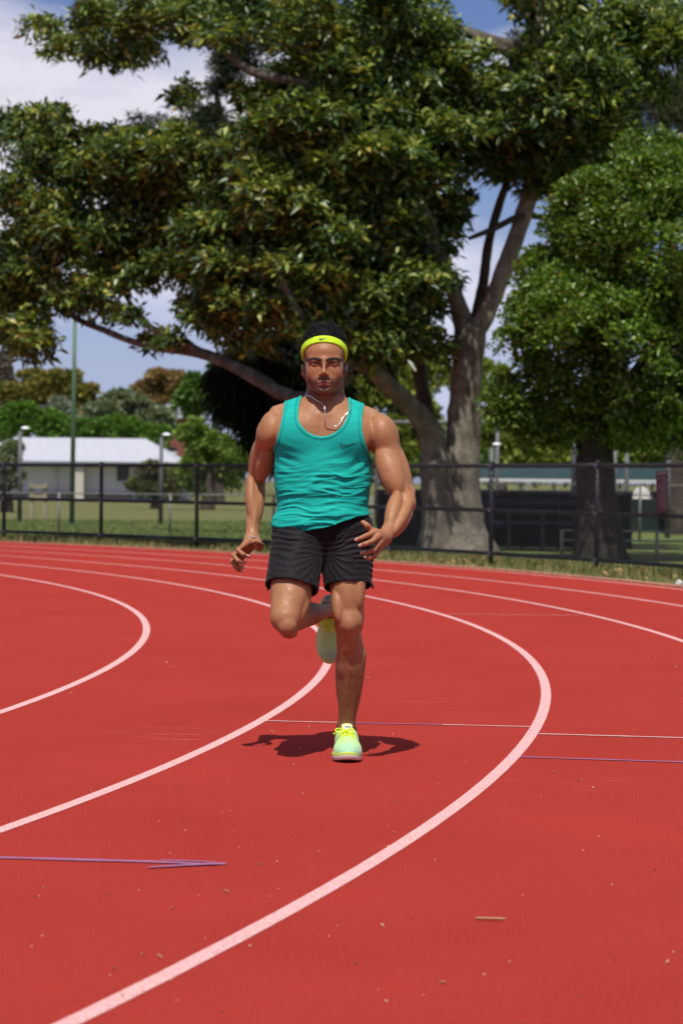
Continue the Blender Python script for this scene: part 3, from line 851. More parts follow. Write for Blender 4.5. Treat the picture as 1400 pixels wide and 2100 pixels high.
def cone(a, b, r1, r2, k=0.015, neg=False): return ('cone', np.array(a), np.array(b), r1 * PX, r2 * PX, k, neg)
def ball(c, r, k=0.012, neg=False): return ('cone', np.array(c), np.array(c) + 1e-4, r * PX, r * PX, k, neg)
def ell(c, rx, rz, ry, k=0.02, roll=0.0, yaw=0.0, neg=False):
    """rx, rz in photo pixels, ry (depth) in metres; roll turns it in the picture plane (degrees, clockwise), yaw about z"""
    M = (Matrix.Rotation(R(yaw), 3, 'Z') @ Matrix.Rotation(R(roll), 3, 'Y'))
    M = np.array(M).T
    return ('ell', np.array(c), (rx * PX, ry, rz * PX), M, k, neg)
def muscle(a, b, ru, rv, k=0.012, over=1.0, neg=False, ref=(0, 1, 0)):
    """ellipsoid lying from a to b; ru across in the picture plane (px), rv in depth (px)"""
    a, b = np.array(a), np.array(b)
    L = np.linalg.norm(b - a) / 2 * over
    M = fr(b - a, ref)
    return ('ell', (a + b) / 2, (ru * PX, rv * PX, L), M, k, neg)

torso = [
    ell(Q(661, 925, 0.0), 88, 110, 0.112, 0.03),
    ell(Q(660, 1000, 0.005), 84, 120, 0.100, 0.03),
    ell(Q(662, 1085, 0.02), 90, 66, 0.112, 0.03),
    ell(Q(662, 858, -0.005), 74, 44, 0.088, 0.03),
    ell(Q(615, 892, -0.066), 50, 42, 0.046, 0.03, roll=-10),
    ell(Q(709, 895, -0.068), 50, 42, 0.046, 0.03, roll=10),
    ell(Q(586, 946, 0.02), 21, 78, 0.085, 0.03, roll=2),
    ell(Q(736, 952, 0.02), 21, 78, 0.085, 0.03, roll=-2),
    cone(Q(648, 826, 0.03), Q(568, 848, 0.03), 19, 17, 0.03),
    cone(Q(684, 828, 0.03), Q(762, 856, 0.02), 19, 18, 0.03),
    cone(Q(600, 868, -0.03), Q(560, 888, -0.01), 26, 24, 0.03),
    cone(Q(724, 872, -0.03), Q(772, 896, -0.02), 26, 24, 0.03),
    ell(Q(660, 1000, -0.075), 40, 70, 0.030, 0.03),
]
shoulders = [
    ell(Q(554, 884, 0.01), 25, 42, 0.064, 0.009, roll=8),
    ell(Q(784, 893, -0.016), 32, 45, 0.072, 0.009, roll=-14),
]
necks = [
    ell(Q(666, 812, 0.012), 39.5, 62, 0.060, 0.02),
    cone(Q(636, 788, -0.005), Q(655, 851, -0.066), 7, 5, 0.012),
    cone(Q(696, 788, -0.005), Q(673, 851, -0.066), 7, 5, 0.012),
    cone(Q(652, 853, -0.078), Q(606, 846, -0.055), 4.5, 3, 0.02),
    cone(Q(676, 853, -0.078), Q(724, 848, -0.055), 4.5, 3, 0.02),
]
E_L, W_L = Q(523, 992, 0.16), Q(515.5, 1106, 0.03)
E_R, W_R = Q(829, 1033, -0.10), Q(787, 1101, -0.285)
arms = [
    # his right arm (left in the picture), elbow behind the body
    cone(Q(549, 888, 0.02), E_L, 23, 17, 0.018),
    muscle(Q(556, 905, 0.005), Q(532, 988, 0.115), 17, 20, 0.006, 1.0),
    muscle(Q(536, 895, 0.06), Q(518, 985, 0.18), 17, 17, 0.007, 1.02),
    ball(E_L, 17, 0.02),
    cone(E_L, W_L, 17, 13, 0.02),
    muscle(Q(514, 972, 0.14), Q(516, 1066, 0.065), 13, 19, 0.006, 1.08),
    muscle(Q(536, 985, 0.15), Q(524, 1078, 0.06), 12, 17, 0.006, 1.08),
    muscle(Q(526, 990, 0.115), Q(519, 1085, 0.035), 8, 9, 0.006, 1.05),
    ell(W_L, 15, 13, 0.021, 0.015),
    # his left arm, bent with the hand in front of the hip
    cone(Q(783, 895, -0.01), E_R, 28, 20, 0.018),
    muscle(Q(780, 912, -0.035), Q(818, 1020, -0.12), 27, 27, 0.007, 0.98),
    muscle(Q(808, 910, 0.0), Q(837, 1018, -0.06), 17, 21, 0.007, 1.02),
    ball(E_R, 18, 0.02),
    cone(E_R, W_R, 18, 14, 0.02),
    muscle(Q(814, 1012, -0.12), Q(797, 1082, -0.25), 16, 18, 0.007, 1.10),
    muscle(Q(838, 1030, -0.12), Q(806, 1092, -0.26), 13, 16, 0.006, 1.10),
    muscle(Q(842, 1050, -0.12), Q(806, 1100, -0.25), 10, 13, 0.006, 1.05),
    cone(Q(842, 1008, -0.07), Q(826, 1050, -0.16), 9, 9, 0.02),
    ball(W_R, 15, 0.012),
]
def finger(pts, rad, k=0.003):
    return [cone(pts[i], pts[i + 1], rad[i], rad[i + 1], k if i else 0.004) for i in range(len(pts) - 1)]
fl = dict(
    index=[Q(499, 1119, -.025), Q(487.5, 1128, -.062), Q(498, 1137, -.078), Q(509, 1141.5, -.066)],
    middle=[Q(493, 1129, -.008), Q(478, 1139, -.050), Q(487, 1150, -.068), Q(500, 1154.5, -.060)],
    ring=[Q(491, 1139, .010), Q(474.5, 1151, -.022), Q(483.5, 1160.5, -.040), Q(497, 1163.5, -.040)],
    little=[Q(493, 1147, .028), Q(480, 1160, .006), Q(487, 1169, -.008), Q(496.5, 1171, -.012)])
frr = dict(
    index=[Q(769, 1090.5, -.345), Q(750.5, 1098.5, -.385), Q(738, 1104, -.388), Q(729, 1107.5, -.380)],
    middle=[Q(774, 1100, -.352), Q(761.5, 1110, -.395), Q(747, 1116, -.398), Q(737, 1119.5, -.388)],
    ring=[Q(777, 1113, -.345), Q(765, 1128.5, -.378), Q(750, 1134, -.372), Q(740, 1134, -.355)],
    little=[Q(778, 1124, -.330), Q(768, 1141, -.352), Q(757, 1145.5, -.344), Q(748, 1143.5, -.330)])
hands = [
    cone(W_L, fl['index'][0], 11.5, 6.2, 0.012), cone(W_L, fl['middle'][0], 11, 6.2, 0.012),
    cone(W_L, fl['ring'][0], 11, 6, 0.012), cone(Q(520, 1112, .04), fl['little'][0], 11, 5.5, 0.012),
    muscle(Q(524, 1104, .035), Q(531, 1128, .000), 8, 10, 0.012, 1.2),
    cone(Q(527, 1112, .02), Q(533, 1117.5, -.015), 7.5, 6.2, 0.008),
    cone(Q(533, 1117.5, -.015), Q(527, 1113, -.052), 6.2, 5.4, 0.004),
    cone(Q(527, 1113, -.052), Q(518.5, 1111.5, -.078), 5.4, 4.9, 0.003),
    cone(W_R, frr['index'][0], 11, 6.6, 0.012), cone(W_R, frr['middle'][0], 11, 6.8, 0.012),
    cone(W_R, frr['ring'][0], 11, 6.2, 0.012), cone(Q(788, 1108, -.275), frr['little'][0], 10, 5.8, 0.012),
    cone(Q(779, 1096, -.300), Q(760, 1086, -.345), 8, 6.2, 0.008),
    cone(Q(760, 1086, -.345), Q(752, 1078, -.358), 6.0, 5.6, 0.004),
    cone(Q(752, 1078, -.358), Q(743.5, 1071.5, -.352), 5.6, 5.0, 0.003),
]
for F_, rr in ((fl, (5.6, 5.0, 4.4, 3.9)), (frr, (6.1, 5.2, 4.6, 4.0))):
    for nm, p in F_.items():
        s = {'index': 1.0, 'middle': 1.03, 'ring': 0.96, 'little': 0.84}[nm]
        hands += finger(p, [q * s for q in rr])

K_R, A_R = Q(713, 1275, -0.09), Q(709, 1490, 0.03)      # stance leg
K_L, A_L = Q(584, 1268, -0.24), Q(676, 1250, 0.20)      # swinging leg
legs = [
    cone(Q(708, 1095, 0.03), K_R, 50, 27, 0.02),
    muscle(Q(700, 1120, -0.02), Q(716, 1262, -0.11), 31, 29, 0.008, 1.0),
    muscle(Q(689, 1205, -0.085), Q(694, 1276, -0.130), 13, 16, 0.005, 1.05),
    muscle(Q(733, 1130, -0.03), Q(735, 1252, -0.108), 15, 25, 0.005, 1.0),
    muscle(Q(738, 1215, 0.0), Q(738, 1292, -0.02), 8, 16, 0.006, 1.1),
    ell(Q(715, 1283, -0.124), 13, 16, 0.024, 0.006),
    cone(Q(714, 1303, -0.112), Q(714, 1330, -0.088), 8, 7, 0.020),
    cone(K_R, Q(712, 1370, -0.03), 26, 20, 0.02),
    cone(Q(712, 1370, -0.03), A_R, 20, 15, 0.02),
    muscle(Q(731, 1302, -0.03), Q(717, 1462, 0.035), 20, 27, 0.012, 1.12),
    cone(Q(727, 1345, 0.0), Q(713, 1475, 0.035), 23, 14, 0.02),
    muscle(Q(702, 1315, -0.01), Q(705, 1458, 0.04), 17, 29, 0.010, 1.12),
    muscle(Q(715, 1310, -0.085), Q(708, 1460, -0.010), 8, 10, 0.006, 1.05),
    muscle(Q(730, 1318, -0.065), Q(716, 1440, -0.005), 10, 13, 0.006, 1.05),
    ball(Q(694, 1486, 0.035), 4, 0.014), ball(Q(724, 1490, 0.035), 4, 0.014),
    cone(A_R, Q(709, 1525, -0.03), 15, 14, 0.02),
    # swinging leg: thigh towards the camera, shin folded back behind the other knee
    cone(Q(610, 1095, 0.02), K_L, 54, 30, 0.02),
    muscle(Q(604, 1120, -0.03), Q(589, 1264, -0.245), 40, 36, 0.008, 1.05),
    muscle(Q(576, 1150, -0.03), Q(573, 1262, -0.225), 19, 28, 0.006, 1.0),
    muscle(Q(626, 1180, -0.09), Q(609, 1276, -0.225), 19, 24, 0.006, 1.06),
    ell(Q(588, 1284, -0.275), 19, 20, 0.030, 0.008, roll=10),
    ell(Q(592, 1298, -0.245), 17, 12, 0.03, 0.015),
    cone(Q(592, 1274, -0.20), A_L, 26, 14, 0.02),
    muscle(Q(608, 1262, -0.12), Q(652, 1256, 0.10), 24, 24, 0.014, 1.1),
    cone(A_L, Q(674, 1275, 0.275), 14, 13, 0.02),
    cone(A_L, Q(674, 1238, 0.25), 14, 13, 0.02),
]
EYE = [(645.6, 744.6), (683.4, 744.2)]
EYE_D, EYE_R = -0.0700, 0.0122
head = [
    ell(H(664, 718, 0.035), 44.5, 50, 0.098, 0.02),
    ell(H(664, 764, -0.008), 36.5, 42.5, 0.076, 0.02),
    ell(H(664, 727, -0.030), 36.5, 30, 0.060, 0.02),                     # forehead
    cone(H(635, 752, -0.010), H(642, 761, -0.050), 8.5, 9.5, 0.03), cone(H(693, 752, -0.010), H(686, 761, -0.050), 8.5, 9.5, 0.03),
    cone(H(636.5, 778, 0.02), H(653, 798, -0.052), 8.0, 7.5, 0.026), cone(H(692, 777, 0.02), H(675, 798, -0.052), 8.0, 7.5, 0.026),
    ell(H(645, 779, -0.030), 12, 15, 0.035, 0.03), ell(H(682, 779, -0.030), 12, 15, 0.035, 0.03),
    ell(H(664, 799.5, -0.068), 15, 10, 0.024, 0.016),
    cone(H(637, 738, -0.069), H(658, 738.5, -0.084), 4.2, 4.2, 0.020), cone(H(691, 737.5, -0.069), H(670, 738.5, -0.084), 4.2, 4.2, 0.020),
    ell(H(645.8, 746.3, -0.100), 10.5, 5.6, 0.017, 0.012, neg=True), ell(H(683.0, 745.9, -0.100), 10.5, 5.6, 0.017, 0.012, neg=True),
    cone(H(664, 736, -0.083), H(663.2, 762, -0.111), 2.8, 3.8, 0.013),
    ball(H(663.2, 764.3, -0.112), 5.0, 0.009),
    ball(H(655.8, 767.3, -0.097), 4.1, 0.008), ball(H(670.6, 767.3, -0.097), 4.1, 0.008),
    ball(H(659.4, 771.8, -0.108), 1.6, 0.003, True), ball(H(667.2, 771.8, -0.108), 1.6, 0.003, True),
    ell(H(663.5, 784, -0.071), 17, 14, 0.022, 0.02),                   # muzzle
    muscle(H(650.5, 784.4, -0.087), H(663.5, 781.4, -0.0945), 2.6, 2.6, 0.006, 1.15), muscle(H(676.5, 784.2, -0.087), H(663.5, 781.4, -0.0945), 2.6, 2.6, 0.006, 1.15),
    muscle(H(652, 788.8, -0.0845), H(675, 788.6, -0.0845), 3.5, 4.8, 0.006, 1.1),
    muscle(H(649, 785.2, -0.100), H(678, 785.0, -0.100), 0.6, 3.2, 0.002, 1.05, neg=True),
    ell(H(663.5, 795.5, -0.098), 10, 2.6, 0.010, 0.010, neg=True),
    # ears
    ell(H(621.5, 761, 0.025), 4.2, 15, 0.024, 0.012, roll=-8, yaw=-14), ell(H(706.5, 759, 0.025), 4.2, 15, 0.024, 0.012, roll=8, yaw=14),
    ell(H(617, 758, 0.010), 1.6, 7, 0.008, 0.004, yaw=-20, neg=True), ell(H(711, 756, 0.010), 1.6, 7, 0.008, 0.004, yaw=20, neg=True),
]
for ex, ey in EYE:        # lids: a shell over the eyeball with an almond slot
    head.append(('cone', H(ex, ey, EYE_D), H(ex, ey, EYE_D) + 1e-4, EYE_R + 0.0022, EYE_R + 0.0022, 0.004, False))
for (ex, ey), rl in zip(EYE, (-3, 3)):
    head.append(ell(H(ex, ey + 0.4, EYE_D - 0.012), 7.6, 2.15, 0.014, 0.0015, roll=rl, neg=True))

lo = np.array((-0.43, 8.52, 0.04)); hi = np.array((0.33, 9.36, 1.72))
hx, hz0, hz1 = H(664, 740)[0], H(664, 815)[2], H(664, 725)[2]
gx = axis(lo[0], hi[0], 0.003, ((hx - 0.105, hx + 0.105, 0.0017),))
gy = axis(lo[1], hi[1], 0.003, ((8.76, 8.86, 0.0017),))
gz = axis(lo[2], hi[2], 0.003, ((hz0, hz1, 0.0016),))
body_f = Field(gx, gy, gz).run(torso + shoulders + necks + arms + legs + hands + head)
bV, bQ = surface_nets(body_f.F, body_f.g, 1)
bV = bV + vnormals(bV, bQ) * (0.0007 * fbm(bV * 38, 51))[:, None]
body_bvh = BVHTree.FromPolygons(bV.tolist(), bQ.tolist())
bN = vnormals(bV, bQ)

def to_px(V):
    """photo pixel coordinates of an (n,3) array of points"""
    s = F_PX / V[:, 1]
    xr, yr = V[:, 0] * s, (CAM_H - V[:, 2]) * s
    den = 1 + ROLL * ROLL
    dx, dy = (xr - ROLL * yr) / den, (yr + ROLL * xr) / den
    return 700 + dx, Y_HOR + dy

def on_body(x, y, lift=0.0, bvh=None):
    """first point of the body met along the sight line of pixel (x, y), lifted off the skin"""
    o = Vector((0, 0, CAM_H)); d = (Vector(at(x, y, 8.9)) - o).normalized()
    hit = (bvh or body_bvh).ray_cast(o, d)
    if hit[0] is None: return None
    return np.array(hit[0]) + np.array(hit[1]) * lift * (1 if hit[1].dot(d) < 0 else -1)
# ---------------------------------------------------------------- skin colours of the body (beard, brows, lips, nails)
def sstep(a, b, x):
    t = np.clip((x - a) / (b - a), 0, 1); return t * t * (3 - 2 * t)
def polyline_dist(x, y, pts):
    d = np.full(len(x), 1e9)
    for (x0, y0), (x1, y1) in zip(pts[:-1], pts[1:]):
        L = (x1 - x0) ** 2 + (y1 - y0) ** 2
        t = np.clip(((x - x0) * (x1 - x0) + (y - y0) * (y1 - y0)) / L, 0, 1)
        d = np.minimum(d, np.hypot(x - x0 - t * (x1 - x0), y - y0 - t * (y1 - y0)))
    return d
bx, by = to_px(bV)
bd = bV[:, 1] - BD
skin = np.tile(np.array((0.325, 0.147, 0.064)), (len(bV), 1))
def tint(mask, col):
    global skin
    skin = skin * (1 - mask[:, None]) + np.array(col) * mask[:, None]
mott = fbm(bV * 22, 3)
skin *= (1 + 0.10 * mott + 0.07 * vnoise(bV * 130, 9) + 0.06 * vnoise(bV * np.array((260, 260, 90)), 10))[:, None]
is_head = (by < 822) & (bx > 600) & (bx < 730)
face = is_head & (bd < 0.03)
tint(0.55 * face * sstep(690, 730, by), (0.29, 0.106, 0.046))
tint(0.4 * ((bx < 540) & (by > 1100)) + 0.5 * ((bx > 720) & (bx < 800) & (by > 1060) & (by < 1160) & (bd < -0.25)), (0.31, 0.115, 0.062))
knee = np.exp(-((bx - 712) ** 2 + (by - 1285) ** 2) / 500) + np.exp(-((bx - 588) ** 2 + (by - 1292) ** 2) / 500)
tint(0.35 * np.clip(knee, 0, 1) * (by > 1220), (0.24, 0.085, 0.052))
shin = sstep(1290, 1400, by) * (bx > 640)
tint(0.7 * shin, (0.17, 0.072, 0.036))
# stubble
speck = 0.75 + 0.35 * vnoise(bV * 900, 5)
jaw = sstep(0, 14, np.abs(bx - 663.5) * 0.55 + (by - 783.0))
cheek_line = sstep(760, 778, by + 0.55 * (np.abs(bx - 663.5) - 30))
beard = np.clip(jaw * cheek_line * sstep(815, 806, by - 2), 0, 1) * sstep(768, 776, by + 0.0 * bx)
mous = sstep(5.5, 2.5, polyline_dist(bx, by, [(647, 783), (651, 777.5), (663.5, 776), (676, 777.5), (680, 783)]))
soul = sstep(5, 2, polyline_dist(bx, by, [(659, 796), (668, 796)]))
side = sstep(36.5, 38.5, np.abs(bx - 664)) * sstep(700, 706, by) * sstep(772, 764, by + 0.6 * (np.abs(bx - 664) - 40)) * (bd > -0.10) * (bd < -0.012)
lipm = np.clip(sstep(14.6, 12.6, np.abs(bx - 663.5)), 0, 1)
up = sstep(1.6, 1.1, np.abs(by - 783.2) - 0.3 + 0.05 * np.abs(bx - 663.5)) * lipm
low_ = sstep(3.4, 2.8, np.abs(by - 788.2) + 0.13 * np.abs(bx - 663.5)) * lipm
mline = sstep(1.0, 0.5, np.abs(by - 785.2)) * sstep(14.5, 13.0, np.abs(bx - 663.5))
front = face & (bd < -0.075)
tint(np.clip(0.95 * beard * face * speck, 0, 0.88), (0.055, 0.031, 0.022))
tint(np.clip(0.9 * mous * front * speck, 0, 0.9), (0.035, 0.020, 0.016))
tint(np.clip(0.8 * soul * front * speck, 0, 0.8), (0.060, 0.036, 0.028))
tint(np.clip(np.maximum(up, low_) * front, 0, 0.9), (0.30, 0.092, 0.075))
tint(np.clip(mline * front, 0, 0.85), (0.06, 0.018, 0.015))
tint(np.clip(0.9 * side * face, 0, 0.95), (0.018, 0.014, 0.012))
brow = np.maximum(sstep(3.7, 2.6, polyline_dist(bx, by, [(629.5, 740), (637, 736.2), (648, 735.8), (656.5, 738.6)])),
                  sstep(3.7, 2.6, polyline_dist(bx, by, [(669.5, 738.8), (678, 735.8), (689, 735.6), (697.5, 739.6)])))
tint(np.clip(0.95 * brow * face, 0, 0.96), (0.014, 0.011, 0.010))
for ex, ey in EYE:      # lash line
    ring = np.exp(-((np.hypot((bx - ex) / 8.6, (by - ey - 0.2) / 3.6) - 1) / 0.22) ** 2) * (by < ey + 2.2)
    tint(np.clip(0.8 * ring * front, 0, 0.9), (0.02, 0.014, 0.012))
# scalp under the hair
BAND_N = np.array((0.0, 0.504, 0.864))
BAND_C = on_body(664, 696.5)
above = (bV - BAND_C) @ BAND_N
tint((is_head & (above > 0.0)) * 1.0, (0.010, 0.009, 0.009))
tint((is_head & (bd > 0.0) & (by < 800) & ((np.abs(bx - 664) < 42) | (bd > .06)) & (np.abs(bx - 664) < 52) & (bd > 0.05)) * 1.0, (0.010, 0.009, 0.009))
for F_ in (fl, frr):
    for p in F_.values():
        n = p[-1] + np.array((0, -0.004, 0.003))
        tint(np.clip(0.7 * sstep(0.0085, 0.0065, np.linalg.norm(bV - n - np.array((0, -0.004, 0.002)), axis=1)), 0, 1), (0.62, 0.40, 0.36))

m_skin = mat_new('skin', (0.43, 0.2, 0.11), 0.55, 0.36)
n_, l_, b_ = nodes(m_skin)
va = n_.new('ShaderNodeAttribute'); va.attribute_name = 'tone'
xn = add_noise(m_skin, 260.0, 4.0, 0.6)
mx = n_.new('ShaderNodeMixRGB'); mx.blend_type = 'MULTIPLY'; mx.inputs['Fac'].default_value = 0.5
rr_ = ramp(m_skin, xn.outputs['Fac'], [(0.3, (0.72, 0.70, 0.68)), (0.7, (1.1, 1.1, 1.1))])
l_.new(va.outputs['Color'], mx.inputs['Color1']); l_.new(rr_.outputs['Color'], mx.inputs['Color2'])
l_.new(mx.outputs['Color'], b_.inputs['Base Color'])
b_.inputs['Subsurface Weight'].default_value = 0.03
b_.inputs['Subsurface Radius'].default_value = (0.012, 0.005, 0.003)
b_.inputs['Subsurface Scale'].default_value = 0.5
bump(m_skin, xn.outputs['Fac'], 0.12, 0.003)
xw = add_noise(m_skin, 45.0, 3.0, 0.6)
rw_ = ramp(m_skin, xw.outputs['Fac'], [(0.35, (0.46, 0.46, 0.46)), (0.65, (0.66, 0.66, 0.66))])
l_.new(rw_.outputs['Color'], b_.inputs['Roughness'])

person = empty('person', (Q(700, 1560)[0], 8.9, 0))
tag(person, 'muscular man running towards the camera in a teal tank top, black shorts and lime headband', 'person')
def wear(name, V, Fq, mat, smooth=True, parent=person):
    V = np.asarray(V, float) - np.array(person.location)
    return fast_mesh(name, V, Fq, mat, parent, smooth)
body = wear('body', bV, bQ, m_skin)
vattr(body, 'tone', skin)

# eyes
m_eye = mat_new('eye', (0.6, 0.55, 0.5), 0.12, 0.5)
n_, l_, b_ = nodes(m_eye)
va = n_.new('ShaderNodeAttribute'); va.attribute_name = 'tone'; l_.new(va.outputs['Color'], b_.inputs['Base Color'])
for ex, ey in EYE:
    bm = bmesh.new(); bmesh.ops.create_uvsphere(bm, u_segments=32, v_segments=24, radius=EYE_R)
    v = np.array([p.co[:] for p in bm.verts]); f = [[q.index for q in p.verts] for p in bm.faces]; bm.free()
    o = mesh_obj('eye', v, f, m_eye, person, True, Vector(H(ex, ey, EYE_D)) - person.location)
    look = np.array((0.0, -1.0, -0.03)); look /= np.linalg.norm(look)
    a = np.arccos(np.clip((v / EYE_R) @ look, -1, 1))
    c = np.where(a[:, None] < 0.17, np.array((0.004, 0.004, 0.004)), np.where(a[:, None] < 0.60, np.array((0.022, 0.010, 0.006)), np.array((0.30, 0.23, 0.20))))
    vattr(o, 'tone', c)

# ---------------------------------------------------------------- cloth: outlines drawn in the body's middle plane
def poly_sdf(xs, zs, pts):
    """signed distance (negative inside) on the grid xs x zs to a closed polygon"""
    X, Z = np.meshgrid(xs, zs, indexing='ij'); X = X.ravel(); Z = Z.ravel()
    d = np.full(len(X), 1e9); ins = np.zeros(len(X), bool)
    n = len(pts)
    for i in range(n):
        (x0, z0), (x1, z1) = pts[i], pts[(i + 1) % n]
        ex, ez = x1 - x0, z1 - z0
        t = np.clip(((X - x0) * ex + (Z - z0) * ez) / (ex * ex + ez * ez + 1e-12), 0, 1)
        d = np.minimum(d, np.hypot(X - x0 - t * ex, Z - z0 - t * ez))
        c = ((z0 <= Z) & (z1 > Z)) | ((z1 <= Z) & (z0 > Z))
        with np.errstate(divide='ignore', invalid='ignore'):
            xi = x0 + (Z - z0) / (z1 - z0 + 1e-12) * ex
        ins ^= c & (X < xi)
    return np.where(ins, -d, d).reshape(len(xs), len(zs)).astype(np.float32)
def xz(pts, d=0.0):
    out = []
    for x, y in pts:
        p = Q(x, y, d); out.append((p[0], p[2]))
    return out

# tank top
ta = Q(545, 1095); tb = Q(790, 795)
tank = Field(axis(ta[0], tb[0], 0.003), axis(8.74, 9.15, 0.003), axis(ta[2], tb[2], 0.003))
tank.run(torso + shoulders + necks[:1] + [ell(Q(660, 1074, 0.005), 101, 42, 0.130, 0.05), ell(Q(661, 1005, 0.0), 86, 110, 0.112, 0.04)])
tank_keep = xz([(582, 770), (582, 828), (579, 855), (573, 885), (566, 908), (560, 920), (556, 932), (552, 948), (540, 955), (500, 960), (480, 960), (480, 1079), (548, 1078), (562, 1081.5), (590, 1087), (632, 1087),
                (670, 1081), (700, 1070.5), (730, 1060), (757, 1055.5), (800, 1050), (840, 1050), (840, 965), (790, 962), (772, 955), (762, 942), (754, 927), (747, 909), (741, 885), (741, 858), (745.5, 831), (745.5, 770)])
neck_hole = xz([(618, 760), (617.5, 808), (612, 832), (610.5, 856), (614, 868), (621, 878), (631, 887), (644, 893), (658, 895.5), (672, 893.5), (686, 887.5),
                (699, 876), (708, 862), (713, 847), (713.5, 815), (713, 760)], -0.09)
kp = poly_sdf(tank.g[0], tank.g[2], tank_keep); nh = poly_sdf(tank.g[0], tank.g[2], neck_hole)
nhb = poly_sdf(tank.g[0], tank.g[2], xz([(618, 760), (617, 812), (630, 826), (664, 832), (700, 826), (713, 815), (713, 760)]))
edge = np.maximum(kp, -nh)                                  # 0 at the cut edges, negative inside the cloth
rim = np.clip(1 - np.abs(edge + 0.006) / 0.006, 0, 1) ** 0.5
off = 0.0045 + 0.0016 * rim
Yt = tank.g[1][None, :, None]
frontm = Yt < 9.0
Fk = tank.F - off[:, None, :]
Fk = np.maximum(Fk, kp[:, None, :])
Fk = np.maximum(Fk, np.where(frontm, -nh[:, None, :], -nhb[:, None, :]))
tV, tQ = surface_nets(Fk, tank.g, 1)
tN = vnormals(tV, tQ)
tx, ty = to_px(tV)
# folds: sagging, mostly level ridges over the belly, pulled up towards the right armpit
fx, fy = tx - 660.0, ty
sag = 0.0007 * fx ** 2
u = np.stack([tx / 60.0, ty / 60.0, tV[:, 1] * 4], 1)
ph = (fy - sag * (fy < 1060) + 0.10 * fx * sstep(1010, 1075, fy)) / 14.0 + 0.55 * vnoise(u * np.array((0.9, 0.9, 1)), 11) + 0.45 * vnoise(u * np.array((1.2, 2.6, 1)), 12)
rg = 1 - np.abs(((ph % 1.0) - 0.5) * 2)
rg = np.where((ph % 1.0) < 0.5, rg, rg ** 1.6)
amp = sstep(940, 990, fy) * (0.45 + 0.55 * sstep(-0.5, 0.4, vnoise(u * np.array((0.8, 1.7, 1)) + 7, 13)))
qn = np.stack([(fx + 0.25 * fy) / 95.0, (fy - sag * 0.6) / 13.0 + 0.8 * vnoise(u * 1.1, 16), tV[:, 1] * 3], 1)
rn = np.clip(1 - np.abs(vnoise(qn, 17)) * 2.4, 0, 1) ** 1.5
qn2 = np.stack([(fx - 0.5 * fy) / 60.0, (fy + 0.12 * fx) / 9.0 + 0.8 * vnoise(u * 1.6, 18), tV[:, 1] * 3], 1)
rn2 = np.clip(1 - np.abs(vnoise(qn2, 19)) * 2.2, 0, 1) ** 1.5
disp = (0.0036 * (rg ** 1.3 - 0.35) + 0.0075 * (rn - 0.25) + 0.0035 * (rn2 - 0.25)) * amp
ph2 = (fy + 0.55 * fx) / 24.0 + 0.8 * vnoise(u + 3, 14)
rg2 = 1 - np.abs(((ph2 % 1.0) - 0.5) * 2)
w2 = np.exp(-((fx - 60) / 48) ** 2 - ((fy - 955) / 28) ** 2)
ph3 = (fy - 0.35 * fx) / 20.0 + 0.7 * vnoise(u + 5, 24)
w3 = np.exp(-((fx + 75) / 30) ** 2 - ((fy - 945) / 30) ** 2)
disp += 0.006 * (rg2 - 0.4) * w2 + 0.004 * (1 - np.abs(((ph3 % 1.0) - 0.5) * 2) - 0.4) * w3
disp += 0.0012 * fbm(u * 3.0, 15)
disp *= sstep(9.06, 9.0, tV[:, 1]) * (0.25 + 0.75 * sstep(0.25, 0.7, -tN[:, 1]))
tV2 = tV + tN * disp[:, None]
m_tank = noisy('teal_jersey', (0.006, 0.33, 0.275), (0.010, 0.39, 0.325), 75.0, 0.8, 0.15, 5.0, (0.3, 0.3, 5.0), 0.12, 0.002, lo=0.38, hi=0.62)
n_, l_, b_ = nodes(m_tank); b_.inputs['Sheen Weight'].default_value = 0.0
tank_o = wear('tank_top', tV2, tQ, m_tank)
ie = np.clip(np.searchsorted(tank.g[0], tV[:, 0]), 0, len(tank.g[0]) - 1); ke = np.clip(np.searchsorted(tank.g[2], tV[:, 2]), 0, len(tank.g[2]) - 1)
ed_ = -edge[ie, ke]
vattr(tank_o, 'seam', np.exp(-((ed_ - 0.0115) / 0.0022) ** 2))
sa_ = n_.new('ShaderNodeAttribute'); sa_.attribute_name = 'seam'
old_ = b_.inputs['Base Color'].links[0].from_socket
ms_ = n_.new('ShaderNodeMixRGB'); ms_.blend_type = 'MULTIPLY'; ms_.inputs['Color2'].default_value = (0.45, 0.5, 0.5, 1)
l_.new(sa_.outputs['Fac'], ms_.inputs['Fac']); l_.new(old_, ms_.inputs['Color1']); l_.new(ms_.outputs['Color'], b_.inputs['Base Color'])
tank_bvh = BVHTree.FromPolygons(tV2.tolist(), tQ.tolist())

# shorts
sa = Q(530, 1235, -0.2); sb = Q(790, 1040)
SG = (axis(sa[0], sb[0], 0.003), axis(8.60, 9.20, 0.003), axis(sa[2], sb[2], 0.003))
def leg_tube(a, b, r1, r2, c, b2, extra=()):
    L = Field(*SG).run([cone(a, b, r1, r2, 0.02)] + list(extra))
    ax = (np.array(b2) - np.array(a)); ax /= np.linalg.norm(ax)
    X, Y, Z = L.XYZ()
    pl = (X - c[0]) * ax[0] + (Y - c[1]) * ax[1] + (Z - c[2]) * ax[2]
    hemband = np.clip(1 - np.abs(pl + 0.018) / 0.0035, 0, 1) * 0.0014
    inner = np.maximum(L.F + 0.007, -(pl + 0.05))
    wav = 0.001 * np.sin(X * 70 + 1.3) + 0.002 * np.sin(X * 31 + Y * 45)
    return np.maximum(np.maximum(L.F + hemband, pl + wav), -inner), L
FLg, _ = leg_tube(Q(614, 1100, 0.0), Q(594, 1225, -0.17), 57, 53, Q(598, 1207, -0.14), Q(594, 1225, -0.10))
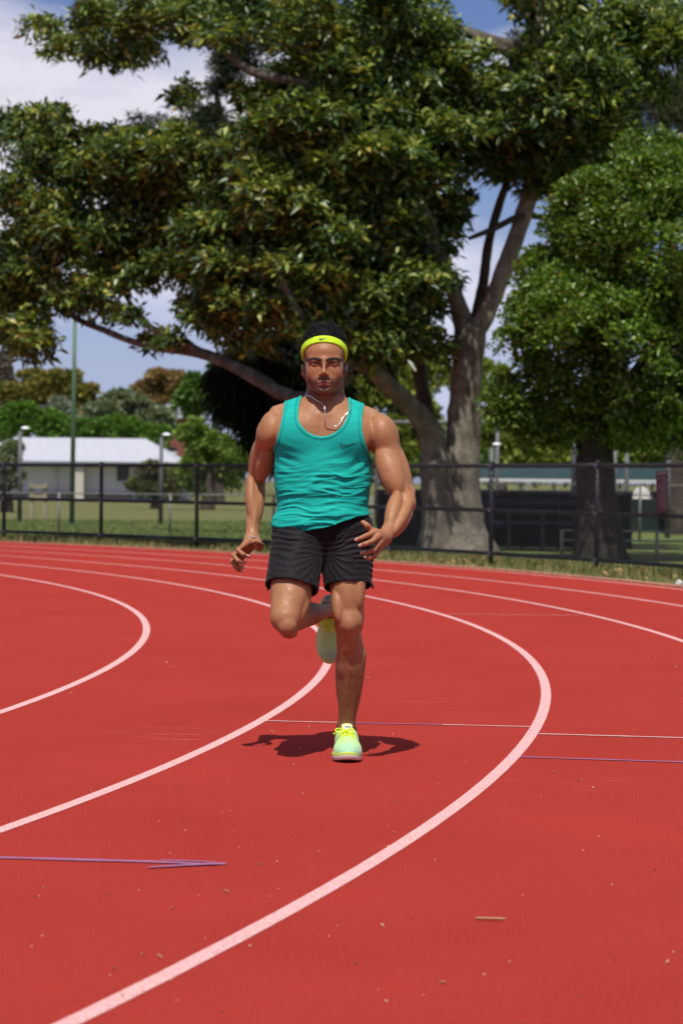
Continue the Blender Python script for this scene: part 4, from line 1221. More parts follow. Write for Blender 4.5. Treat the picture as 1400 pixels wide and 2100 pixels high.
FRg, _ = leg_tube(Q(708, 1100, 0.015), Q(714, 1225, -0.055), 58, 47, Q(713, 1203, -0.045), Q(714, 1225, -0.055))
pel = Field(*SG).run([ell(Q(664, 1092, 0.012), 100, 56, 0.117, 0.02), ell(Q(664, 1066, 0.008), 93, 26, 0.106, 0.03), cone(Q(664, 1120, 0.01), Q(664, 1135, 0.0), 40, 34, 0.03)])
def smin(a, b, k):
    h = np.maximum(k - np.abs(a - b), 0) / k
    return np.minimum(a, b) - h * h * k * 0.25
Fs = smin(smin(FLg, FRg, 0.012), pel.F, 0.03)
top = Q(664, 1046)[2]
X, Y, Z = pel.XYZ()
Fs = np.maximum(Fs, Z - top + 0 * X + 0 * Y)
sV, sQ = surface_nets(Fs, SG, 1)
sN = vnormals(sV, sQ)
sx, sy = to_px(sV)
rx_, ry_ = sx - 664.0, sy - 1135.0
ang = np.arctan2(ry_, np.abs(rx_) + 1e-6); rad = np.hypot(rx_, ry_)
us = np.stack([sx / 45.0, sy / 45.0, sV[:, 1] * 5], 1)
ph = ang * 4.2 + 0.9 * vnoise(us, 31) + 0.5 * vnoise(us * 2, 32)
rgs = 1 - np.abs(((ph % 1.0) - 0.5) * 2)
ams = sstep(8, 30, rad) * sstep(95, 45, rad)
phh = (sy + 0.10 * np.abs(rx_)) / 13.0 + 1.1 * vnoise(us * np.array((0.6, 1.2, 1)), 33)
rgh = 1 - np.abs(((phh % 1.0) - 0.5) * 2)
wh = sstep(1150, 1135, sy) * 0.6 + sstep(50, 75, np.abs(rx_)) * sstep(1195, 1180, sy)
ds = 0.0038 * (rgs ** 1.8 - 0.3) * ams + 0.0046 * (rgh ** 1.3 - 0.35) * wh * (0.4 + 0.6 * sstep(-0.3, 0.5, vnoise(us * 0.8, 35))) + 0.0055 * fbm(us * np.array((1.6, 0.7, 1)), 34)
sV2 = sV + sN * ds[:, None]
m_shorts = noisy('black_nylon', (0.0085, 0.0075, 0.0095), (0.0115, 0.0105, 0.0125), 300.0, 0.68, 0.14, 2.0, (1, 1, 1), 0.08, 0.001)
n_, l_, b_ = nodes(m_shorts); b_.inputs['Sheen Weight'].default_value = 0.04; b_.inputs['Sheen Roughness'].default_value = 0.5
shorts_o = wear('shorts', sV2, sQ, m_shorts)
# drawstring end, waistband seam and the side vents
mb = MB()
shorts_bvh = BVHTree.FromPolygons(sV2.tolist(), sQ.tolist())
pts = [on_body(x, y, 0.003, shorts_bvh) for x, y in ((560.5, 1099), (590, 1104), (625, 1106), (660, 1104), (700, 1096), (735, 1087), (765, 1082))]
pts = [p for p in pts if p is not None]
if len(pts) > 2: mb.tube(catmull(pts, 5), 0.0012, 5)
for x, y in ((548, 1196), (764, 1192)):
    p = on_body(x + (6 if x < 600 else -6), y, 0.001, shorts_bvh)
    if p is not None:
        q = p + np.array((-0.014 if x < 600 else 0.012, -0.004, -0.030))
        mb.tube([p, (p + q) / 2, q], [0.004, 0.006, 0.002], 5)
sm = mb.build('seam', m_shorts, shorts_o, True)
sm.location = -Vector(person.location)

# ---------------------------------------------------------------- headband, logo marks, hair, necklace, bracelet
ha, hb = H(600, 775), H(730, 640)
hf = Field(axis(ha[0], hb[0], 0.002), axis(8.76, 9.10, 0.002), axis(ha[2], hb[2], 0.002))
hf.run([head[0], head[1], head[2]])
X, Y, Z = hf.XYZ()
pd = (X - BAND_C[0]) * BAND_N[0] + (Y - BAND_C[1]) * BAND_N[1] + (Z - BAND_C[2]) * BAND_N[2]
F_b = smin(hf.F - 0.0075, hf.F * 0 + 1, 0.001)
q = np.abs(pd) - 0.0195
F_b = np.maximum(F_b, q); F_b = F_b + 0.0035 * np.clip(1 + q / 0.012, 0, 1) ** 2 
F_b = np.maximum(F_b, -(hf.F + 0.012))
hV, hQ = surface_nets(F_b, hf.g, 1)
hN = vnormals(hV, hQ)
hV = hV + hN * (0.0006 * vnoise(hV * 420, 41))[:, None]
m_band = noisy('lime_terry', (0.40, 0.60, 0.018), (0.48, 0.68, 0.035), 500.0, 0.9, 0.15, 3.0, (1, 1, 1), 0.5, 0.002)
band_o = wear('headband', hV, hQ, m_band)
band_bvh = BVHTree.FromPolygons(hV.tolist(), hQ.tolist())

def decal(name, outline, mat, bvh, parent, lift=0.0012):
    """flat printed mark laid on a surface: outline in photo pixels, triangulated as a strip"""
    up_, dn_ = outline
    v, f = [], []
    for (a, b) in zip(up_, dn_):
        for k in range(3):
            p = on_body(a[0] + (b[0] - a[0]) * k / 2, a[1] + (b[1] - a[1]) * k / 2, lift, bvh)
            v.append(p if p is not None else (v[-1] if v else at(a[0], a[1], 8.8)))
    for i in range(len(up_) - 1):
        for k in range(2):
            f.append((i * 3 + k, (i + 1) * 3 + k, (i + 1) * 3 + k + 1, i * 3 + k + 1))
    o = mesh_obj(name, np.array(v) - np.array(person.location), f, mat, parent, False)
    return o
def tick(x0, y0, w, h):
    """the tick-shaped emblem: hooked at the left, drawn out to a point on the right"""
    top_ = [(0.06, 0.0), (0.05, 0.22), (0.10, 0.46), (0.24, 0.52), (0.45, 0.42), (0.70, 0.26), (1.0, 0.08)]
    bot_ = [(0.03, 0.10), (0.0, 0.48), (0.04, 0.86), (0.20, 0.98), (0.42, 0.70), (0.68, 0.36), (1.0, 0.09)]
    return [[(x0 + w * a, y0 + h * b) for a, b in catmull(s, 4)] for s in (top_, bot_)]
m_ink = mat_new('dark_thread', (0.012, 0.03, 0.03), 0.7)
m_print = mat_new('grey_print', (0.014, 0.24, 0.215), 0.6)
decal('logo', tick(653.6, 692.2, 19, 6.2), m_ink, band_bvh, band_o, 0.0016)
tk = tick(696.5, 906.5, 31, 11)
mb = MB()
for s in tk:
    ps = [on_body(x, y, 0.0012, tank_bvh) for x, y in s]
    mb.tube([p for p in ps if p is not None], 0.0011, 4)
lg = mb.build('logo', m_print, tank_o); lg.location = -Vector(person.location)

# hair: a dark cap and several hundred curls
m_hair = mat_new('black_hair', (0.005, 0.0045, 0.005), 0.55, 0.25)
mb = MB()
rh = np.random.default_rng(3)
SC = H(664, 718, 0.035); SR = np.array((44.5 * PX, 0.098, 50 * PX))
cnt = 0
while cnt < 1250:
    d = rh.normal(size=3); d /= np.linalg.norm(d)
    p = SC + d * SR * 1.0
    ab = (p - BAND_C) @ BAND_N
    if ab < 0.014: continue
    if d[1] > 0.5 and rh.random() < 0.6: continue
    cnt += 1
    nrm = d / SR; nrm /= np.linalg.norm(nrm)
    topness = np.clip((d[2] - 0.1) / 0.8, 0, 1)
    L = (0.004 + 0.007 * topness) * rh.uniform(0.5, 1.35) * (1.0 + 0.55 * float(vnoise(p[None] * 38, 61)[0])) + 0.004
    t1 = np.cross(nrm, rh.normal(size=3)); t1 /= np.linalg.norm(t1); t2 = np.cross(nrm, t1)
    lean = np.array((0.25 * np.sign(d[0]) * rh.random(), 0.35 * rh.random(), 0)) + 0.30 * rh.normal(size=3)
    turns = rh.uniform(1.3, 2.8); r = rh.uniform(0.0035, 0.0075)
    pts = []
    for i in range(15):
        s = i / 14; a = 2 * math.pi * turns * s
        pts.append(p - nrm * 0.004 + (nrm + lean * s * 0.8) * L * s + (t1 * math.cos(a) + t2 * math.sin(a)) * r * min(1, 3 * s))
    mb.tube(pts, [0.0019 * (1 - 0.6 * (i / 14)) for i in range(15)], 4)
v = np.array(mb.v) - np.array(person.location)
hair_o = mesh_obj('hair', v, mb.f, m_hair, person, True)

# necklace: bouncing chain of small bright links
m_chain = mat_new('silver', (0.78, 0.78, 0.80), 0.22, 0.5, 0.9)
chain_px = [(626, 806, 0.002), (629, 811, 0.006), (637, 813.5, 0.012), (648, 821, 0.016), (659, 827, 0.02), (664.5, 834, 0.024), (665.5, 843, 0.024), (665, 854, 0.022), (668, 863, 0.016),
            (675, 868.5, 0.012), (686, 873.8, 0.008), (693, 871.5, 0.008), (699, 864, 0.006), (702, 857, 0.006), (708, 850, 0.006), (715.5, 843, 0.006), (717.5, 836, 0.005), (715.5, 826, 0.004), (710, 815, 0.004), (707, 808, 0.002)]
both_bvh = BVHTree.FromPolygons(np.vstack([bV, tV2]).tolist(), bQ.tolist() + (tQ + len(bV)).tolist())
pts = []
for x, y, lf in chain_px:
    p = on_body(x, y, 0.0, both_bvh)
    if p is None: continue
    dv = p - np.array((0, 0, CAM_H)); pts.append(p - dv / np.linalg.norm(dv) * (lf + 0.003))
# the hanging part keeps clear of the chin's recess: smooth its depth
pts = np.array(pts)
for _ in range(6):
    pts[1:-1, 1] = np.minimum(pts[1:-1, 1], 0.5 * pts[1:-1, 1] + 0.25 * (pts[:-2, 1] + pts[2:, 1]))
mb = MB()
cp = catmull(pts, 5)
mb.tube(cp, [0.0013 + 0.0009 * (i % 2) for i in range(len(cp))], 5)
ch = mb.build('necklace', m_chain, person, True); ch.location = -Vector(person.location)
# thread bracelet on his right wrist
mb = MB()
wd = np.array(W_L) - np.array(E_L); wd /= np.linalg.norm(wd)
M = fr(wd); wc = W_L + wd * 0.004
ring = []
for a in range(25):
    t = 2 * math.pi * a / 24
    dirv = M[0] * math.cos(t) + M[1] * math.sin(t)
    o_ = Vector(wc + dirv * 0.08)
    h = body_bvh.ray_cast(o_, Vector(-dirv))
    ring.append((np.array(h[0]) if h[0] is not None and (h[0] - Vector(wc)).length < 0.05 else wc + dirv * 0.027) + dirv * 0.0012)
mb.tube(ring, 0.0013, 5)
br = mb.build('bracelet', mat_new('pale_thread', (0.5, 0.48, 0.45), 0.6), person, True); br.location = -Vector(person.location)

# ---------------------------------------------------------------- running shoes, socks
m_sole = mat_new('shoe_foam', (0.7, 0.62, 0.58), 0.6)
n_, l_, b_ = nodes(m_sole)
va = n_.new('ShaderNodeAttribute'); va.attribute_name = 'tone'; l_.new(va.outputs['Color'], b_.inputs['Base Color'])
m_knit = mat_new('shoe_knit', (0.5, 0.7, 0.4), 0.75, 0.3)
n_, l_, b_ = nodes(m_knit)
va = n_.new('ShaderNodeAttribute'); va.attribute_name = 'tone'
xk = add_noise(m_knit, 60.0, 3.0, 0.6, (1, 6, 3))
mx = n_.new('ShaderNodeMixRGB'); mx.blend_type = 'MULTIPLY'; mx.inputs['Fac'].default_value = 0.6
rr_ = ramp(m_knit, xk.outputs['Fac'], [(0.35, (0.72, 0.74, 0.8)), (0.65, (1.06, 1.06, 1.0))])
l_.new(va.outputs['Color'], mx.inputs['Color1']); l_.new(rr_.outputs['Color'], mx.inputs['Color2']); l_.new(mx.outputs['Color'], b_.inputs['Base Color'])
bump(m_knit, xk.outputs['Fac'], 0.3, 0.003)
m_lace = noisy('neon_lace', (0.60, 0.80, 0.03), (0.70, 0.88, 0.06), 400, 0.7, 0.3)
m_lime = noisy('pale_lime_mesh', (0.50, 0.68, 0.20), (0.56, 0.74, 0.26), 300, 0.75, 0.3)
m_sock = noisy('black_sock', (0.012, 0.012, 0.016), (0.02, 0.02, 0.026), 200, 0.9, 0.2)
m_white = mat_new('label_white', (0.78, 0.78, 0.76), 0.6)
m_blackink = mat_new('label_ink', (0.01, 0.01, 0.01), 0.6)

def lprim(kind, *a):
    if kind == 'c':
        p, q, r1, r2, k = a; return ('cone', np.array(p, float), np.array(q, float), r1, r2, k, False)
    c, r, k = a[:3]; return ('ell', np.array(c, float), tuple(r), np.eye(3), k, a[3] if len(a) > 3 else False)
def build_shoe():
    """one shoe in its own frame: y from heel (0) to toe (0.30), z up; returns meshes"""
    g = (axis(-0.075, 0.075, 0.0022), axis(-0.02, 0.32, 0.0022), axis(-0.005, 0.14, 0.0022))
    U = Field(*g).run([
        lprim('e', (0.002, 0.212, 0.032), (0.052, 0.090, 0.038), 0.02),
        lprim('c', (0.0, 0.175, 0.046), (0, 0.085, 0.072), 0.036, 0.036, 0.03),
        lprim('e', (0.0, 0.058, 0.052), (0.037, 0.055, 0.060), 0.03),
        lprim('c', (0.0, 0.060, 0.050), (0, 0.24, 0.030), 0.038, 0.040, 0.03)])
    X, Y, Z = U.XYZ()
    collar = (Z - 0.098 - 0.10 * np.abs(Y - 0.075) * (Y > 0.075) + 0 * X)
    Fu = np.maximum(np.maximum(U.F, 0.020 - Z + 0 * X + 0 * Y), collar)
    hole = Field(*g).run([lprim('c', (0, 0.062, 0.06), (0, 0.07, 0.16), 0.029, 0.034, 0.01)])
    Fu = np.maximum(Fu, -hole.F)
    uV, uQ = surface_nets(Fu, g, 1); uN = vnormals(uV, uQ)
    ribs = np.sin(uV[:, 1] * 2 * math.pi / 0.0085 + 26 * np.abs(uV[:, 0])) * sstep(0.075, 0.045, uV[:, 2]) * sstep(0.16, 0.2, uV[:, 1])
    uV = uV + uN * (0.0007 * ribs)[:, None]
    toe = sstep(0.14, 0.24, uV[:, 1]) * sstep(0.035, 0.06, uV[:, 2])
    side = sstep(0.020, 0.045, np.abs(uV[:, 0])) * sstep(0.085, 0.05, uV[:, 2])
    c = np.tile(np.array((0.45, 0.67, 0.23)), (len(uV), 1))
    c = c * (1 - 0.7 * side[:, None]) + np.array((0.50, 0.66, 0.47)) * 0.7 * side[:, None]
    c = c * (1 - 0.6 * toe[:, None]) + np.array((0.46, 0.72, 0.24)) * 0.6 * toe[:, None]
    tip = sstep(0.235, 0.285, uV[:, 1])[:, None]
    c = c * (1 - tip) + np.array((0.34, 0.60, 0.36)) * tip
    c *= (1 + 0.10 * ribs)[:, None]
    back = sstep(0.05, 0.015, uV[:, 1])
    c = c * (1 - back[:, None]) + np.array((0.02, 0.30, 0.27)) * back[:, None]
    # sole
    S = Field(*g)
    X, Y, Z = S.XYZ()
    e1 = np.sqrt(((X - 0.003) / 0.057) ** 2 + ((Y - 0.208) / 0.098) ** 2); e2 = np.sqrt((X / 0.040) ** 2 + ((Y - 0.058) / 0.066) ** 2)
    d1, d2 = (e1 - 1) * 0.055, (e2 - 1) * 0.040
    d3 = np.maximum(np.abs(X) - 0.036 - 0.06 * np.abs(Y - 0.11), np.abs(Y - 0.12) - 0.06)
    out = smin(smin(d1, d2, 0.03), d3, 0.03) + 0 * Z
    spring = 0.011 * np.clip((Y - 0.225) / 0.075, 0, 1.2) ** 2
    top_h = 0.027 + 0.006 * sstep(0.1, 0.0, Y)
    zz = Z - spring
    bev = out + 0.25 * np.clip(0.010 - zz, 0, 1)
    Fsole = np.maximum(np.maximum(bev, zz - top_h), 0.001 - zz)
    soV, soQ = surface_nets(Fsole, g, 1)
    h = soV[:, 2] - 0.011 * np.clip((soV[:, 1] - 0.225) / 0.075, 0, 1.2) ** 2
    lime = sstep(0.0165, 0.019, h)
    sc = np.array((0.62, 0.55, 0.50)) * (1 - lime[:, None]) + np.array((0.52, 0.66, 0.05)) * lime[:, None]
    # tongue
    T = Field(*g).run([lprim('c', (0, 0.150, 0.083), (0, 0.098, 0.117), 0.012, 0.010, 0.01)])
    X, Y, Z = T.XYZ()
    T.F = np.maximum(np.sqrt(np.maximum(np.abs(X) - 0.017, 0) ** 2 + 0 * Y + 0 * Z) + np.sqrt(((Y - np.clip(0.150 - (Z - 0.083) * 1.75, 0.082, 0.165))) ** 2 + 0 * X) - 0.0055, np.maximum(Z - 0.125 + 8 * X ** 2, 0.06 - Z) + 0 * Y)
    toV, toQ = surface_nets(T.F, g, 1)
    # laces
    bvh = BVHTree.FromPolygons(np.vstack([uV, toV]).tolist(), uQ.tolist() + (toQ + len(uV)).tolist())
    def topo(x, y, lift=0.002):
        hh = bvh.ray_cast(Vector((x, y + 0.03, 0.2)), Vector((0, -0.22, -1)).normalized())
        return np.array(hh[0]) + np.array((0, 0.22 * lift, lift)) if hh[0] is not None else np.array((x, y, 0.07))
    lc = MB()
    ys = [0.112, 0.124, 0.136, 0.148, 0.160, 0.172]
    for i, y in enumerate(ys):
        w = 0.021 + 0.001 * i
        lc.tube(catmull([topo(w * t, y + 0.004 * t * (-1) ** i, 0.0022) for t in (-1, -0.6, -0.2, 0.2, 0.6, 1)], 3), 0.0029, 6)
        lc.tube([topo(w * 1.05, y, 0.001), topo(w * 1.1, y + 0.012, 0.001)], 0.0022, 5)
        lc.tube([topo(-w * 1.05, y, 0.001), topo(-w * 1.1, y + 0.012, 0.001)], 0.0022, 5)
    k = topo(0.004, 0.136, 0.006)
    for s, big in ((1, 1.15), (-1, 0.75)):
        lp = [k, k + np.array((s * 0.020 * big, 0.002, 0.011)), k + np.array((s * 0.036 * big, 0.010, 0.008)), k + np.array((s * 0.030 * big, 0.020, -0.004)), k + np.array((s * 0.010, 0.013, 0.000)), k]
        lc.tube(catmull(lp, 6), 0.0024, 6)
    lc.tube(catmull([k, k + np.array((0.025, 0.008, 0.004)), k + np.array((0.052, 0.012, -0.010))], 5), 0.0022, 6)
    lc.tube(catmull([k, k + np.array((-0.004, 0.022, 0.002)), k + np.array((-0.016, 0.040, -0.016))], 5), 0.0022, 6)
    lc.tube(catmull([k + np.array((-0.005, 0, 0)), k + np.array((0, 0.003, 0.004)), k + np.array((0.005, 0, 0))], 3), 0.0045, 6)
    return (uV, uQ, c), (soV, soQ, sc), (toV, toQ), lc
(shU, shUQ, shC), (shS, shSQ, shSC), (shT, shTQ), shL = build_shoe()
def text_mesh(txt, size, shear=0.0, bold=0.0):
    cu = bpy.data.curves.new('lettering', 'FONT'); cu.body = txt; cu.size = size; cu.align_x = 'CENTER'; cu.align_y = 'CENTER'
    cu.shear = shear; cu.offset = bold; cu.extrude = size * 0.02; cu.resolution_u = 2
    o = bpy.data.objects.new('lettering', cu); COL.objects.link(o)
    dg = bpy.context.evaluated_depsgraph_get()
    me = bpy.data.meshes.new_from_object(o.evaluated_get(dg))
    bpy.data.objects.remove(o); bpy.data.curves.remove(cu)
    me.name = 'lettering'
    return me
nike_me = text_mesh('NIKE', 0.0115, 0.3, 0.0004); nike_me.materials.append(m_blackink)
def place_shoe(M):
    inv = Matrix.Translation(-Vector(person.location)) @ M
    s = fast_mesh('shoe', shU, shUQ, m_knit, person, True); vattr(s, 'tone', shC); s.matrix_local = inv
    so = fast_mesh('sole', shS, shSQ, m_sole, s, True); vattr(so, 'tone', shSC)
    to = fast_mesh('tongue', shT, shTQ, m_lime, s, True)
    la = mesh_obj('laces', np.array(shL.v), shL.f, m_lace, s, True)
    lm_ = MB(); lm_.box((0, 0, 0), (0.024, 0.016, 0.0012))
    tilt = Matrix.Translation((0.0, 0.1085, 0.1130)) @ Matrix.Rotation(R(180), 4, 'Z') @ Matrix.Rotation(R(60), 4, 'X')
    lb = lm_.build('label', m_white, s); lb.matrix_local = tilt
    tx_ = bpy.data.objects.new('lettering', nike_me); link(tx_, s); tx_.matrix_local = tilt @ Matrix.Translation((0, 0.001, 0.001))
    return s
toe = ground(708.5, 1566.5)
M1 = Matrix.Translation((toe[0], toe[1] + 0.300, 0.004)) @ Matrix.Rotation(R(180 + 2), 4, 'Z')
place_shoe(M1)
# the swinging shoe hangs behind the knee, toe down
hc = Q(674, 1231, 0.345)
B = Matrix(((-1, 0, 0), (0, 0, -1), (0, -1, 0))).to_4x4()       # local x -> -X, y -> -Z, z -> -Y
M2 = Matrix.Translation(hc) @ Matrix.Rotation(R(-2), 4, 'Y') @ Matrix.Rotation(R(-26), 4, 'X') @ B @ Matrix.Scale(0.93, 4)
place_shoe(M2)
mb = MB()
a_ = Vector(A_R)
mb.tube([Q(709, 1516, 0.02), Q(709.5, 1508, 0.025), Q(709.5, 1498, 0.028), Q(709.5, 1492, 0.028)], [0.045, 0.044, 0.041, 0.038], 20)
so_ = mb.build('sock', m_sock, person, True); so_.location = -Vector(person.location)
mb = MB()
mb.tube([Q(668, 1252, 0.17), Q(674, 1250, 0.21), Q(675, 1254, 0.25), Q(674, 1262, 0.28), Q(673, 1275, 0.29)], [0.031, 0.034, 0.037, 0.036, 0.033], 20)
so_ = mb.build('sock', m_sock, person, True); so_.location = -Vector(person.location)
# ---------------------------------------------------------------- trees
def leaf_mat(name, rough=0.4, spec=0.5, trans=0.22):
    m = mat_new(name, (0.06, 0.1, 0.02), rough, spec)
    n, l, b = nodes(m)
    va = n.new('ShaderNodeAttribute'); va.attribute_name = 'tone'; l.new(va.outputs['Color'], b.inputs['Base Color'])
    tr = n.new('ShaderNodeBsdfTranslucent'); mixs = n.new('ShaderNodeMixShader'); mixs.inputs['Fac'].default_value = trans
    br = n.new('ShaderNodeMixRGB'); br.blend_type = 'MULTIPLY'; br.inputs['Fac'].default_value = 1; br.inputs['Color2'].default_value = (1.5, 1.6, 0.7, 1)
    l.new(va.outputs['Color'], br.inputs['Color1']); l.new(br.outputs['Color'], tr.inputs['Color'])
    l.new(b.outputs['BSDF'], mixs.inputs[1]); l.new(tr.outputs['BSDF'], mixs.inputs[2])
    l.new(mixs.outputs['Shader'], n['Material Output'].inputs['Surface'])
    return m
m_leaf = leaf_mat('broad_leaf', 0.38, 0.5)
m_leaf2 = leaf_mat('small_leaf', 0.36, 0.5, 0.28)
m_leaf3 = leaf_mat('far_leaf', 0.7, 0.2, 0.2)

def unit(a): return a / (np.linalg.norm(a, axis=-1, keepdims=True) + 1e-9)
def leaves_mesh(P, D, L, W, seed, fold=0.25, droop=0.25):
    """P base points, D directions, L lengths, W widths: five-vertex folded leaves"""
    r = np.random.default_rng(seed)
    n = len(P)
    up = np.tile(np.array((0, 0, 1.0)), (n, 1)) + 0.7 * r.normal(size=(n, 3))
    S = unit(np.cross(D, up)); N = np.cross(S, D)
    L = L[:, None]; W = W[:, None]
    b = P; mid = P + D * L * 0.48 - N * W * fold
    lf = P + D * L * 0.45 + S * W * 0.5; rt = P + D * L * 0.45 - S * W * 0.5
    tip = P + D * L - np.array((0, 0, 1.0)) * L * droop
    V = np.stack([b, lf, mid, rt, tip], 1).reshape(-1, 3)
    i = np.arange(n)[:, None] * 5
    F = np.concatenate([i + [0, 2, 1], i + [0, 3, 2], i + [1, 2, 4], i + [2, 3, 4]])
    return V, F
def blob_points(blobs, n, r, shell=0.55, zmin=-1.0):
    """blobs: (centre, (rx, ry, rz)); points biased to the shell, shared out by size"""
    vol = np.array([b[1][0] * b[1][2] + b[1][1] * b[1][2] for b in blobs]) ** 0.9
    k = r.choice(len(blobs), n, p=vol / vol.sum())
    d = unit(r.normal(size=(n, 3)))
    d[:, 2] = np.where(d[:, 2] < zmin, -d[:, 2], d[:, 2])
    q = shell + (1 - shell) * r.random(n) ** 0.6
    C = np.array([b[0] for b in blobs])[k]; Rr = np.array([b[1] for b in blobs])[k]
    return C + d * Rr * q[:, None], unit(d / Rr), k, q
def tone_of(cols, k, r, var=0.25):
    cols = np.array(cols)
    return cols[k] * r.uniform(1 - var, 1 + var, (len(k), 1))

def limb(mb, pts, rads, seed=0, n=14, sub=9, rough=0.16, flare=0.0):
    """tapered knobbly tube through the points"""
    P = np.array(catmull(pts, sub)); t = np.linspace(0, len(rads) - 1, len(P))
    Rr = np.interp(t, np.arange(len(rads)), rads)
    v, f = [], []
    prev = None
    for i, p in enumerate(P):
        tg = P[min(i + 1, len(P) - 1)] - P[max(i - 1, 0)]; tg = tg / (np.linalg.norm(tg) + 1e-9)
        if prev is None:
            u = np.cross(tg, (0, 1, 0.01)); u /= np.linalg.norm(u)
        else:
            u = prev - tg * prev.dot(tg); u /= np.linalg.norm(u)
        prev = u; w = np.cross(tg, u)
        for k in range(n):
            a = 2 * math.pi * k / n
            v.append((p, u * math.cos(a) + w * math.sin(a), Rr[i], a))
    pos = np.array([q[0] for q in v]); dr = np.array([q[1] for q in v]); rad = np.array([q[2] for q in v]); an = np.array([q[3] for q in v])
    nz = fbm(np.c_[pos * 1.6] + seed, seed) * rough * 1.6 + fbm(pos * 6 + seed, seed + 3) * rough * 0.7
    if flare:
        h = pos[:, 2] - pos[:, 2].min()
        nz = nz + flare * np.exp(-h / 0.35) * (0.6 + 0.6 * np.cos(an * 5 + seed) * 0.5)
    pos = pos + dr * (rad * (1 + nz))[:, None]
    for i in range(len(P) - 1):
        for k in range(n):
            k2 = (k + 1) % n
            f.append((i * n + k, i * n + k2, (i + 1) * n + k2, (i + 1) * n + k))
    f.append(tuple((len(P) - 1) * n + k for k in range(n)))
    mb.add(pos, f)

def bark(name, c1, c2, c3):
    m = mat_new(name, c1, 0.9, 0.2)
    n, l, b = nodes(m)
    x = add_noise(m, 7.0, 8, 0.65, (1, 1, 0.35)); x2 = add_noise(m, 4.2, 5, 0.65)
    ra = ramp(m, x.outputs['Fac'], [(0.32, c1), (0.62, c2)]); rb = ramp(m, x2.outputs['Fac'], [(0.5, (0, 0, 0)), (0.66, (1, 1, 1))])
    mx = n.new('ShaderNodeMixRGB'); l.new(rb.outputs['Color'], mx.inputs['Fac']); l.new(ra.outputs['Color'], mx.inputs['Color1']); mx.inputs['Color2'].default_value = (*c3, 1)
    l.new(mx.outputs['Color'], b.inputs['Base Color']); bump(m, x.outputs['Fac'], 1.0, 0.06)
    return m
m_bark = bark('grey_bark', (0.095, 0.082, 0.064), (0.225, 0.195, 0.152), (0.29, 0.265, 0.22))
m_bark3 = bark('greenish_bark', (0.045, 0.050, 0.038), (0.115, 0.115, 0.085), (0.20, 0.20, 0.15))  # darker and greener, to offset the red light bounced up from the track
m_bark5 = bark('pale_bark', (0.17, 0.14, 0.105), (0.36, 0.30, 0.225), (0.40, 0.35, 0.28))  # sunlight on the right fork is put into this paler bark
m_bark2 = bark('dark_bark', (0.05, 0.04, 0.03), (0.10, 0.08, 0.06), (0.13, 0.11, 0.09))

TD = 35.5
def T(x, y, d=0.0): return at(x, y, TD + d)
TS = TD / F_PX
base = T(930, 1140); base[2] = -0.05
tree = empty('broadleaf_tree', base); tag(tree, 'huge spreading broadleaf tree with forked pale trunk and glossy olive leaves overhanging the fence', 'tree')
def tree_limb(name, parent, pts, rads, mat, seed, n=14, flare=0.0, rough=0.17):
    mb = MB(); limb(mb, pts, [q * TS for q in rads], seed, n, 7, rough, flare)
    o = mb.build(name, mat, parent, True); o.location = -Vector(parent.location); return o
bz = lambda p: np.array((p[0], p[1], -0.08))
tree_limb('trunk', tree, [bz(T(942, 1150)), T(940, 1080), T(944, 980), T(950, 880), T(956, 760), T(962, 690), T(962, 655)], (64, 50, 42, 37, 34, 35, 33), m_bark, 1, 28, 0.25, 0.19)
tree_limb('trunk', tree, [bz(T(895, 1150, -.2)), T(898, 1060, -.25), T(892, 960, -.25), T(880, 885, -.3), T(842, 835, -.6), T(795, 790, -1.1), T(755, 752, -1.5)], (42, 35, 30, 26, 20, 18, 17), m_bark, 2, 24, 0.25, 0.19)
tree_limb('branch', tree, [T(968, 690), T(995, 645), T(1022, 580), T(1052, 500), T(1075, 430), T(1088, 380), T(1105, 250), T(1114, 100), T(1118, -60)], (25, 22, 20, 19, 18, 18, 20, 24, 20), m_bark5, 3, 16)
tree_limb('branch', tree, [T(972, 660, .1), T(988, 590, .2), T(1000, 500, .3), T(1022, 420, .3), T(1045, 350, .4), T(1060, 260, .5)], (11, 10, 9, 9, 8, 7), m_bark2, 4, 10)
tree_limb('branch', tree, [T(950, 670, .0), T(934, 615, -.2), T(905, 540, -.6), T(870, 440, -1.0), T(820, 330, -1.4)], (20, 17, 14, 12, 8), m_bark, 5, 12)
tree_limb('branch', tree, [T(880, 890, .1), T(868, 820, .3), T(855, 740, .5), T(840, 640, .4), T(810, 520, .2)], (17, 17, 16, 14, 10), m_bark2, 6, 12)
tree_limb('branch', tree, [T(770, 765, -1.4), T(700, 730, -1.8), T(640, 690, -2.1), T(600, 620, -2.4), T(560, 540, -2.6)], (13, 12, 10, 8, 6), m_bark3, 7, 12)
tree_limb('branch', tree, [T(720, 770, -1.2), T(640, 815, -1.4), T(580, 808, -1.3), T(530, 778, -1.0), T(460, 742, -0.5), T(400, 722, 0.0), T(335, 714, 0.5), T(270, 700, 1.0), T(215, 678, 1.5), T(160, 655, 2.0), T(110, 618, 2.4), T(60, 590, 2.8)],
          (13, 13, 13, 13, 12, 10.5, 9, 8, 7, 6, 5, 4), m_bark3, 8, 14)
tree_limb('branch', tree, [T(410, 722, -0.1), T(350, 690, 0.3), T(300, 665, 0.8), T(255, 600, 1.3), T(230, 520, 1.6)], (9, 8, 6, 5, 4), m_bark3, 9, 10)
tree_limb('branch', tree, [T(1110, 110), T(1040, 95, .2), T(960, 70, .4), T(900, 50, .5)], (14, 12, 11, 8), m_bark2, 10, 10)
tree_limb('branch', tree, [T(1106, 130), T(1060, 120, .1), T(1000, 90, .2), T(930, 58, .3), T(860, 20, .3)], (12, 11, 10, 8, 6), m_bark2, 11, 10)
